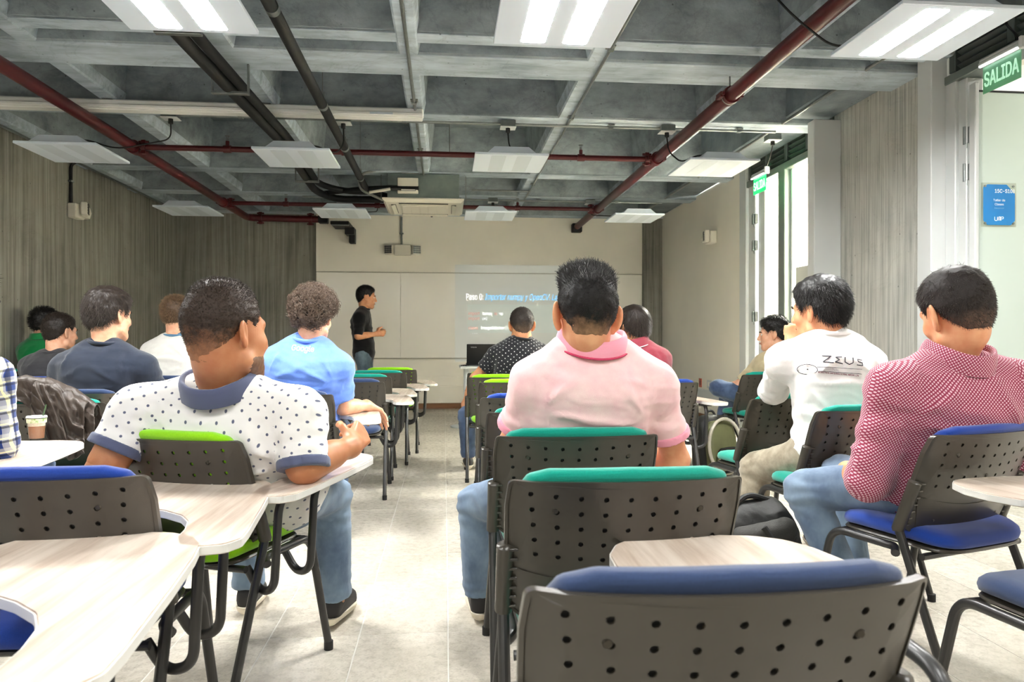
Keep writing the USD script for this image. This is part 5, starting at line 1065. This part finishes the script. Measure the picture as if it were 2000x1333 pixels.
# dotted white polo
POLO = pattern('white_polo_dotted', 0, dots((226, 224, 220), (96, 100, 120), .047, .043, .0040)); NAVYC = cloth('slate_collar_cloth', (84, 90, 116))
def beard(t, g):
    H, R, hs = g['H'], g['R'], g['hs']; f = Fld(H - .15 * hs, H + .15 * hs, .005)
    def bf(p):
        q = g['loc'](p); m = np.clip((-.040 - q[..., 2]) / .022, 0, 1) * np.clip((q[..., 1] - .008) / .03, 0, 1); return smax(d_head(q, jaw=1.12, ears=False, full=1.14) - .0048 * m + .0022, np.maximum(q[..., 2] + .03, .0 - q[..., 1]), .004) * hs
    f.add(bf, f.lo, H + .15 * hs)
    v, fc = f.mesh(); v = v + vnorm(v, fc) * ((fbm(v * 120, 2) - .5) * .004)[:, None]; obj('beard', (v, fc), hairmat('stubble_beard', (112, 76, 54)), t, smooth=True)
person('broad man in a white polo shirt with small dots, his head turned right', dict(P=(-.64, 2.50, .58), N=(-.676, 2.26, .942), sL=(-.925, 2.27, .872), sR=(-.432, 2.22, .865), eL=(-1.055, 2.17, .58), eR=(-.415, 2.17, .715), wL=(-.83, 2.38, .60), wR=(-.300, 2.365, .745),
    kL=(-.78, 2.95, .55), aL=(-.78, 2.95, .095), kR=(-.425, 2.76, .50), aR=(-.418, 2.80, .095), H=(-.655, 2.23, 1.098), hy=-38, hp=-2, hr=-3, hs=1.2, w=1.32, belly=.035, neck=.070, full=1.14, jaw=1.12, ear=.92, hump=.02,
    hR=((.22, .75, .30), (-.85, .1, -.55), (.7, .75, .8, .85, .9)), hL=((.3, .8, -.3), (.5, 0, -1), .3), fR=-12),
    dict(m=POLO, uv=1, sleeve={'L': .37, 'R': 1.0}, flare=.022, fold=.0055, collar=('polo', NAVYC, -.5, 1.05, 1.34), cuff=NAVYC, cuffw=.022, h=.008, hem=-.2), dict(m=DENIM),
    dict(m=hairmat('dark_buzzed_hair', (52, 40, 32), (150, 104, 74), -.075, .02), th=.0045, line='std', lift=-.008, top=.010, tz=.085, rough=.0035, freq=(110, 110, 110), n=9000, len=.005, r=.0006, comb=(0, .2, -.3), cw=.8, jit=.4, zmin=-.02, lentop=1.2, ms=S_DARK, np=3, h=.005, curl=.0008), SK_BROWN, h=.009, hh=.0042, fine='LR', hd=.0042, seed=5, extras=[beard])
# red dotted shirt
def rtrim(t, g): pass
RED = pattern('red_shirt_dotted', 0, dots((142, 52, 76), (216, 176, 187), .0114, .0114, .0026))
person('man with bowed head in a red shirt covered in white dots, at the right edge', dict(P=(1.665, 2.36, .60), N=(1.695, 2.235, 1.015), sL=(1.472, 2.24, .935), sR=(1.925, 2.20, .935), eL=(1.405, 2.27, .62), eR=(1.99, 2.32, .64), wL=(1.47, 2.50, .61), wR=(1.80, 2.58, .64),
    kL=(1.36, 2.60, .52), aL=(1.50, 2.52, .13), kR=(1.62, 2.80, .54), aR=(1.60, 2.66, .10), H=(1.690, 2.225, 1.168), hy=3, hp=-16, hr=-8, hs=1.13, w=1.18, neck=.054, full=1.06, ear=1.1, fL=-20, hump=.02,
    hL=((.5, .8, -.2), (.2, -.2, -1), .3)),
    dict(m=RED, uv=1, sleeve=1.12, flare=.022, fold=.006, collar=('polo', RED, 0, 1.2, 1.3), h=.008, hem=-.26, thick=.014), dict(m=DENIM),
    dict(m=hairmat('dark_short_hair', (38, 32, 30), (96, 74, 62), -.05, .0), th=.010, line='std', top=.006, rough=.003, n=9000, len=.008, r=.0006, comb=(.1, .1, -.8), cw=1.6, jit=.25, ms=S_DARK, np=3, h=.005, lentop=.4), SK_WARM, h=.009, hh=.0042, fine='L', hd=.005, seed=21)
# white printed shirt
def zeus(t, g):
    ink = mat('dark_shirt_print', (58, 54, 62), .8); red = mat('reddish_shirt_print', (120, 70, 84), .8); pale = mat('pale_shirt_print', (168, 164, 170), .8); L = g['L']
    st = lambda pts, r=.0022: tube(fillet([(a, b, 0) for a, b in pts], .002), r, 5)
    Z = [st([(0, .03), (.034, .03), (.002, .002), (.040, .0)]), st([(.075, .029), (.05, .026), (.064, .016), (.046, .004), (.078, .0)]), st([(.088, .03), (.088, .008), (.105, -.001), (.12, .008), (.12, .03)]), st([(.160, .024), (.140, .026), (.140, .014), (.160, .012), (.158, -.002), (.136, .0)])]
    m = cat_(Z); m.apply_translation((-.02, .012, 0)); on_back(g, 'shirt_print', m, ink, -.075, .735 * L, ang=-.10, off=.0045)
    m = cat_([st([(-.045 + .036 * math.cos(a), .022 * math.sin(a)) for a in np.linspace(0, 6.283, 24)], .0012), T(trimesh.creation.cylinder(.003, .002, sections=8), (-.045, 0, 0)), st([(-.01, .012), (.17, .018)], .0009), st([(-.01, -.006), (.17, -.002)], .0009)])
    on_back(g, 'shirt_print', m, ink, -.108, .695 * L, ang=-.10, off=.0045)
    on_back(g, 'shirt_print', T(text('ORIGINAL', .0095, .001), (.01, .001, 0)), pale, -.108, .695 * L, ang=-.10, off=.0045); on_back(g, 'shirt_print', T(text('ROBOTICA INTERNACIONAL MEDELLIN', .0062, .001, True), (-.008, -.014, 0), s=None), red, -.108, .695 * L, ang=-.10, off=.0045)
WT = cloth('white_jersey', (224, 223, 221), (216, 215, 213))
person('man in a white long-sleeved shirt printed on the back, leaning on the chair ahead', dict(P=(1.74, 3.04, .60), N=(1.752, 3.11, 1.085), sL=(1.535, 3.13, .995), sR=(1.885, 3.06, .985), eL=(1.60, 3.36, .845), eR=(2.02, 3.28, .78), wL=(1.675, 3.33, 1.06), wR=(1.85, 3.5, .74),
    kL=(1.50, 3.34, .47), aL=(1.46, 3.30, .10), kR=(1.92, 3.46, .54), aR=(1.92, 3.46, .095), H=(1.722, 3.16, 1.212), hy=32, hp=-4, hr=-4, hs=1.14, w=1.0, neck=.06, hL=((.15, .1, .9), (.3, .9, .1), (.3, .75, .75, .8, .8)), hump=.02, face=1),
    dict(m=WT, sleeve=1.08, flare=.026, fold=.006, thick=.018, collar=('crew', WT, -.2, 1, 1.05), h=.009, hem=-.24), dict(m=KHAKI),
    dict(m=H_BLACK, th=.016, line='std', top=.012, rough=.006, freq=(45, 45, 30), n=8000, len=.022, r=.0007, comb=(.1, -.15, -1.0), cw=1.7, jit=.22, ms=S_BLACK, np=4, h=.006), SK_WARM, h=.011, hh=.005, fine='L', hd=.005, seed=31, extras=[zeus])
# blue shirt, curly hair
def goog(t, g): on_back(g, 'shirt_print', text('Google', .026, .001, True, centre=True), mat('white_shirt_print', (244, 246, 250), .7), -.004, .945 * g['L'], ang=.0, off=.004)
BLUE = cloth('cornflower_jersey', (112, 148, 230), (98, 134, 220))
person('curly-haired man in a cornflower blue shirt with white lettering below the neck', dict(P=(-.79, 4.13, .60), N=(-.752, 4.05, 1.075), sL=(-.935, 4.05, .965), sR=(-.578, 4.05, .94), eL=(-1.0, 4.15, .70), eR=(-.575, 4.10, .715), wL=(-.86, 4.40, .70), wR=(-.455, 4.30, .70),
    **legs(-.79, 4.13), H=(-.722, 4.07, 1.205), hy=-14, hp=-8, hs=1.12, w=1.08, neck=.058, hR=((.55, .45, -.45), (.1, -.6, -.8), .2), hump=.03),
    dict(m=BLUE, sleeve=.80, flare=.03, fold=.006, thick=.014, collar=('crew', BLUE, -.2), h=.010), dict(m=DENIM2),
    dict(m=H_DARK, th=.018, line='std', lift=.006, top=.014, tz=.03, rough=.02, freq=(55, 55, 55), n=3000, len=.026, r=.0016, comb=(0, 0, -.3), cw=.5, jit=.7, ms=mat('curly_strands', (84, 66, 52), .35, spec=.6), np=14, curl=.0085, h=.006), SK_LIGHT, h=.011, hh=.0055, fine='R', hd=.0045, seed=41, extras=[goog])
# navy shirt
NAVY = cloth('navy_jersey', (38, 45, 60), (33, 39, 52))
person('man in a plain navy shirt at left, face turned to the right', dict(P=(-1.96, 4.28, .60), N=(-1.915, 4.27, 1.055), sL=(-2.14, 4.28, .93), sR=(-1.70, 4.25, .935), eL=(-2.24, 4.33, .70), eR=(-1.62, 4.32, .70), wL=(-2.1, 4.58, .69), wR=(-1.75, 4.58, .69),
    **legs(-1.96, 4.28), H=(-1.910, 4.30, 1.215), hy=-27, hp=-4, hr=-2, hs=1.16, w=1.14, neck=.062, face=1, hump=.02),
    dict(m=NAVY, sleeve=.75, flare=.026, fold=.005, collar=('crew', NAVY, -.1, 1, 1.06)), dict(m=DENIM2),
    dict(m=H_DARK, th=.018, line='std', top=.010, rough=.006, freq=(50, 50, 40), n=8000, len=.020, r=.0007, comb=(.1, .1, -1.0), cw=1.7, jit=.3, ms=S_DARK, np=4, h=.006), SK_LIGHT, h=.011, hh=.0055, seed=51)
# white shirt with blue raglan sleeves
RAGW, RAGB = cloth('off_white_jersey', (222, 220, 214), (212, 210, 204)), cloth('steel_blue_jersey', (84, 122, 150))
def raglan(t, g):
    P, N, M, L = g['P'], g['N'], g['M'], g['L']
    v, n, q = g['back']; f = None
    for sg in (1,):
        S = g['J']['sR' if sg > 0 else 'sL']; f = Fld(N - .3, N + .3, .010); nk = P + M.T @ np.array([sg * .055, -.01, .98 * L])
        f.cone(nk, S, .064, .078, .02); f.cone(S, S * .4 + g['J']['eR'] * .6, .078, .072, .02); rv, rf = f.mesh(); obj('raglan_sleeve', (rv, rf), RAGB, g['shirt'], smooth=True)
person('light-brown-haired man in a white shirt with one steel blue raglan sleeve showing', dict(P=(-2.12, 5.76, .60), N=(-2.105, 5.85, 1.10), sL=(-2.29, 5.86, 1.0), sR=(-1.93, 5.86, 1.0), eL=(-2.35, 5.92, .74), eR=(-1.86, 5.92, .74), wL=(-2.22, 6.15, .70), wR=(-1.98, 6.15, .70),
    **legs(-2.12, 5.76), H=(-2.098, 5.88, 1.272), hy=-18, hs=1.12, w=1.0), dict(m=RAGW, sleeve=.7, flare=.022, fold=.005, collar=('crew', RAGB, 0)), dict(m=DENIM3),
    dict(m=H_BROWN, th=.014, line='std', lift=.004, top=.006, rough=.004, n=3500, len=.018, r=.0009, comb=(0, .1, -.6), cw=.8, jit=.35, ms=S_BROWN, np=3), SK_LIGHT, h=.013, hh=.0065, seed=61, extras=[raglan])
# dark grey shirt
DGREY = cloth('charcoal_jersey', (62, 62, 66), (54, 54, 58))
person('short-haired man in a dark grey shirt in front of the blue chair at far left', dict(P=(-2.95, 5.70, .58), N=(-2.945, 5.74, .975), sL=(-3.13, 5.76, .89), sR=(-2.77, 5.74, .885), eL=(-3.18, 5.82, .68), eR=(-2.70, 5.85, .68), wL=(-3.05, 6.1, .68), wR=(-2.8, 6.1, .68),
    **legs(-2.95, 5.70), H=(-2.93, 5.79, 1.135), hy=-30, hp=-4, hs=1.13, w=1.02, face=1, hump=.02), dict(m=DGREY, sleeve=.7, flare=.022, fold=.005, collar=('crew', DGREY, 0)), dict(m=DENIM2),
    dict(m=H_DARK, th=.009, line='std', top=.006, rough=.004, n=3500, len=.010, r=.0009, comb=(0, .2, -.6), cw=.8, jit=.4, ms=S_DARK, np=3), SK_LIGHT, h=.013, hh=.0065, seed=71)
# green polo
GREEN = cloth('green_pique', (22, 132, 70), (16, 116, 60))
person('black-haired man in a green polo shirt farthest left by the concrete wall', dict(P=(-3.82, 7.2, .60), N=(-3.845, 7.27, 1.09), sL=(-3.995, 7.28, .99), sR=(-3.69, 7.28, .99), eL=(-4.0, 7.36, .74), eR=(-3.64, 7.36, .74), wL=(-3.95, 7.6, .70), wR=(-3.75, 7.6, .70),
    **legs(-3.82, 7.2, w=.1), H=(-3.838, 7.31, 1.235), hy=-25, hs=1.12, w=.95), dict(m=GREEN, sleeve=.7, flare=.02, fold=.004, collar=('polo', GREEN, 0, 1.1, 1.2)), dict(m=DARKT),
    dict(m=H_BLACK, th=.015, line='std', top=.010, rough=.005, n=2500, len=.020, r=.001, comb=(0, .1, -.5), cw=.7, jit=.4, ms=S_BLACK, np=3), SK_LIGHT, h=.014, hh=.007, seed=81)
# plaid shirt
PLAID = pattern('plaid_cotton', 0, plaid())
person('man in a blue and cream plaid shirt cut off by the left edge', dict(P=(-1.88, 2.76, .60), N=(-1.77, 2.72, 1.03), sL=(-1.99, 2.74, .95), sR=(-1.615, 2.72, .955), eL=(-2.06, 2.80, .70), eR=(-1.60, 2.74, .72), wL=(-1.94, 3.05, .70), wR=(-1.76, 2.98, .70),
    **legs(-1.84, 2.76), H=(-1.735, 2.76, 1.20), hy=-22, hp=-4, hs=1.14, w=1.08, face=1), dict(m=PLAID, uv=1, sleeve=1.75, flare=.022, fold=.006, collar=('polo', PLAID, 0, 1.3, 1.25), h=.009), dict(m=DENIM2),
    dict(m=hairmat('dark_grey_faded_hair', (52, 44, 40), (140, 106, 86), -.03, .06), th=.008, line='high', top=.012, rough=.004, n=4000, len=.012, r=.0008, comb=(0, .1, .1), cw=.6, jit=.4, lentop=.8, ms=S_DARK, np=3, h=.006), SK_LIGHT, h=.011, hh=.0055, seed=91)
# dotted black shirt
BDOT = pattern('black_shirt_dotted', 0, dots((36, 36, 40), (200, 198, 194), .044, .042, .0040))
person('man in a black shirt with white dots sitting before the slide', dict(P=(.56, 5.76, .60), N=(.622, 5.74, 1.075), sL=(.415, 5.76, .965), sR=(.815, 5.76, .965), eL=(.255, 5.86, .78), eR=(.88, 5.90, .74), wL=(.172, 6.02, .545), wR=(.72, 6.12, .68),
    kL=(.185, 6.0, .46), aL=(.20, 6.02, .095), kR=(.66, 6.20, .54), aR=(.66, 6.18, .095), H=(.622, 5.77, 1.195), hy=2, hp=-8, hs=1.16, w=1.06, full=1.05, hL=((-.1, .2, -1), (1, .2, 0), .25), hump=.03),
    dict(m=BDOT, uv=1, sleeve=.58, flare=.022, fold=.005, collar=('crew', cloth('black_rib', (34, 34, 38)), -.3)), dict(m=DENIM2),
    dict(m=hairmat('very_short_hair', (46, 40, 36), (92, 74, 62), -.05, .02), th=.006, line='std', rough=.003, n=4000, len=.006, r=.0008, comb=(0, .1, -.3), cw=.6, jit=.5, ms=S_DARK, np=3), SK_TAN, h=.012, hh=.006, fine='L', hd=.005, seed=101)
# maroon polo with glasses
MAROON = cloth('maroon_pique', (150, 62, 74), (134, 54, 66))
def glasses(t, g):
    H, R, hs = g['H'], g['R'], g['hs']; W = lambda *q: H + R @ np.array(q) * hs; m = []
    for sg in (-1, 1):
        m.append(tube([W(sg * (.034 + .024 * math.cos(a)), .106 - .004 * abs(math.cos(a)), .016 + .019 * math.sin(a)) for a in np.linspace(0, 6.2832, 20)], .0022, 6)); m.append(tube([W(sg * .058, .102, .022), W(sg * .076, .05, .022), W(sg * .082, -.005, .02)], .0022, 6))
    m.append(tube([W(-.010, .110, .02), W(.010, .110, .02)], .0022, 6)); obj('glasses', cat_(m), mat('black_glasses_frame', (18, 18, 20), .3), t)
person('man in a maroon polo shirt wearing black glasses, beyond the pink shoulder', dict(P=(1.46, 4.98, .60), N=(1.365, 5.02, 1.04), sL=(1.20, 5.06, .955), sR=(1.535, 4.99, .945), eL=(1.14, 5.16, .74), eR=(1.58, 5.10, .70), wL=(1.25, 5.38, .70), wR=(1.45, 5.38, .70),
    **legs(1.46, 4.98), H=(1.353, 5.06, 1.165), hy=24, hp=-6, hs=1.14, w=1.0, face=1), dict(m=MAROON, sleeve=.7, flare=.022, fold=.005, collar=('polo', MAROON, 0, 1.2, 1.2, mat('white_piping', (236, 230, 228), .7))), dict(m=DARKT),
    dict(m=H_DARK, th=.018, line='std', lift=-.006, top=.008, rough=.003, freq=(40, 40, 20), n=4500, len=.026, r=.0009, comb=(0, 0, -1.4), cw=1.2, jit=.2, ms=S_DARK, np=4), SK_TAN, h=.012, hh=.006, seed=111, extras=[glasses])
# beige shirt, legs crossed
BEIGE = cloth('beige_cotton', (198, 184, 150), (182, 168, 136))
person('man in a beige shirt by the far door, seen in profile with crossed legs', dict(P=(2.78, 5.98, .58), N=(2.885, 5.93, .95), sL=(2.755, 6.05, .86), sR=(3.02, 5.83, .86), eL=(2.60, 6.12, .70), eR=(2.98, 6.06, .66), wL=(2.56, 6.3, .66), wR=(2.75, 6.3, .68),
    kL=(2.44, 6.22, .66), aL=(2.74, 6.42, .52), kR=(2.60, 6.40, .52), aR=(2.52, 6.42, .095), H=(2.840, 5.97, 1.125), hy=62, hp=-4, hs=1.12, w=.95, face=1, fL=-60), dict(m=BEIGE, sleeve=.9, flare=.024, fold=.005, collar=('polo', BEIGE, 0, 1, 1.2)), dict(m=DENIM2),
    dict(m=H_BLACK, th=.014, line='std', top=.014, rough=.006, n=3500, len=.018, r=.0009, comb=(0, .3, -.3), cw=.7, jit=.45, ms=S_BLACK, np=3), SK_LIGHT, h=.012, hh=.006, seed=121)
# the lecturer
BLACKT = cloth('black_jersey', (16, 16, 18), (12, 12, 14))
person('lecturer standing in profile in a black shirt and jeans before the board', dict(P=(-1.05, 9.52, .93), N=(-1.055, 9.5, 1.475), sL=(-1.07, 9.69, 1.375), sR=(-1.085, 9.32, 1.375), eL=(-1.06, 9.72, 1.13), eR=(-1.095, 9.26, 1.135), wL=(-.885, 9.54, 1.17), wR=(-.875, 9.40, 1.165),
    kL=(-1.0, 9.62, .5), aL=(-1.03, 9.64, .095), kR=(-1.02, 9.42, .5), aR=(-1.06, 9.42, .095), H=(-1.015, 9.5, 1.632), hy=-84, hp=-6, hs=1.14, w=.95, face=1, neck=.056, fL=-85, fR=-95, hR=((.85, .35, .1), (0, 1, .2), .5), hL=((.85, -.3, .25), (.1, -1, -.2), .5), hump=.01),
    dict(m=BLACKT, thick=.018, sleeve=.95, flare=.022, fold=.004, hem=-.24, collar=('crew', BLACKT, 0)), dict(m=DENIM3),
    dict(m=H_BLACK, th=.012, line='std', top=.008, rough=.004, n=3000, len=.012, r=.001, comb=(0, .1, -.5), cw=.8, jit=.4, ms=S_BLACK, np=3), SK_TAN, h=.012, hh=.006, fine='LR', hd=.005, seed=131)
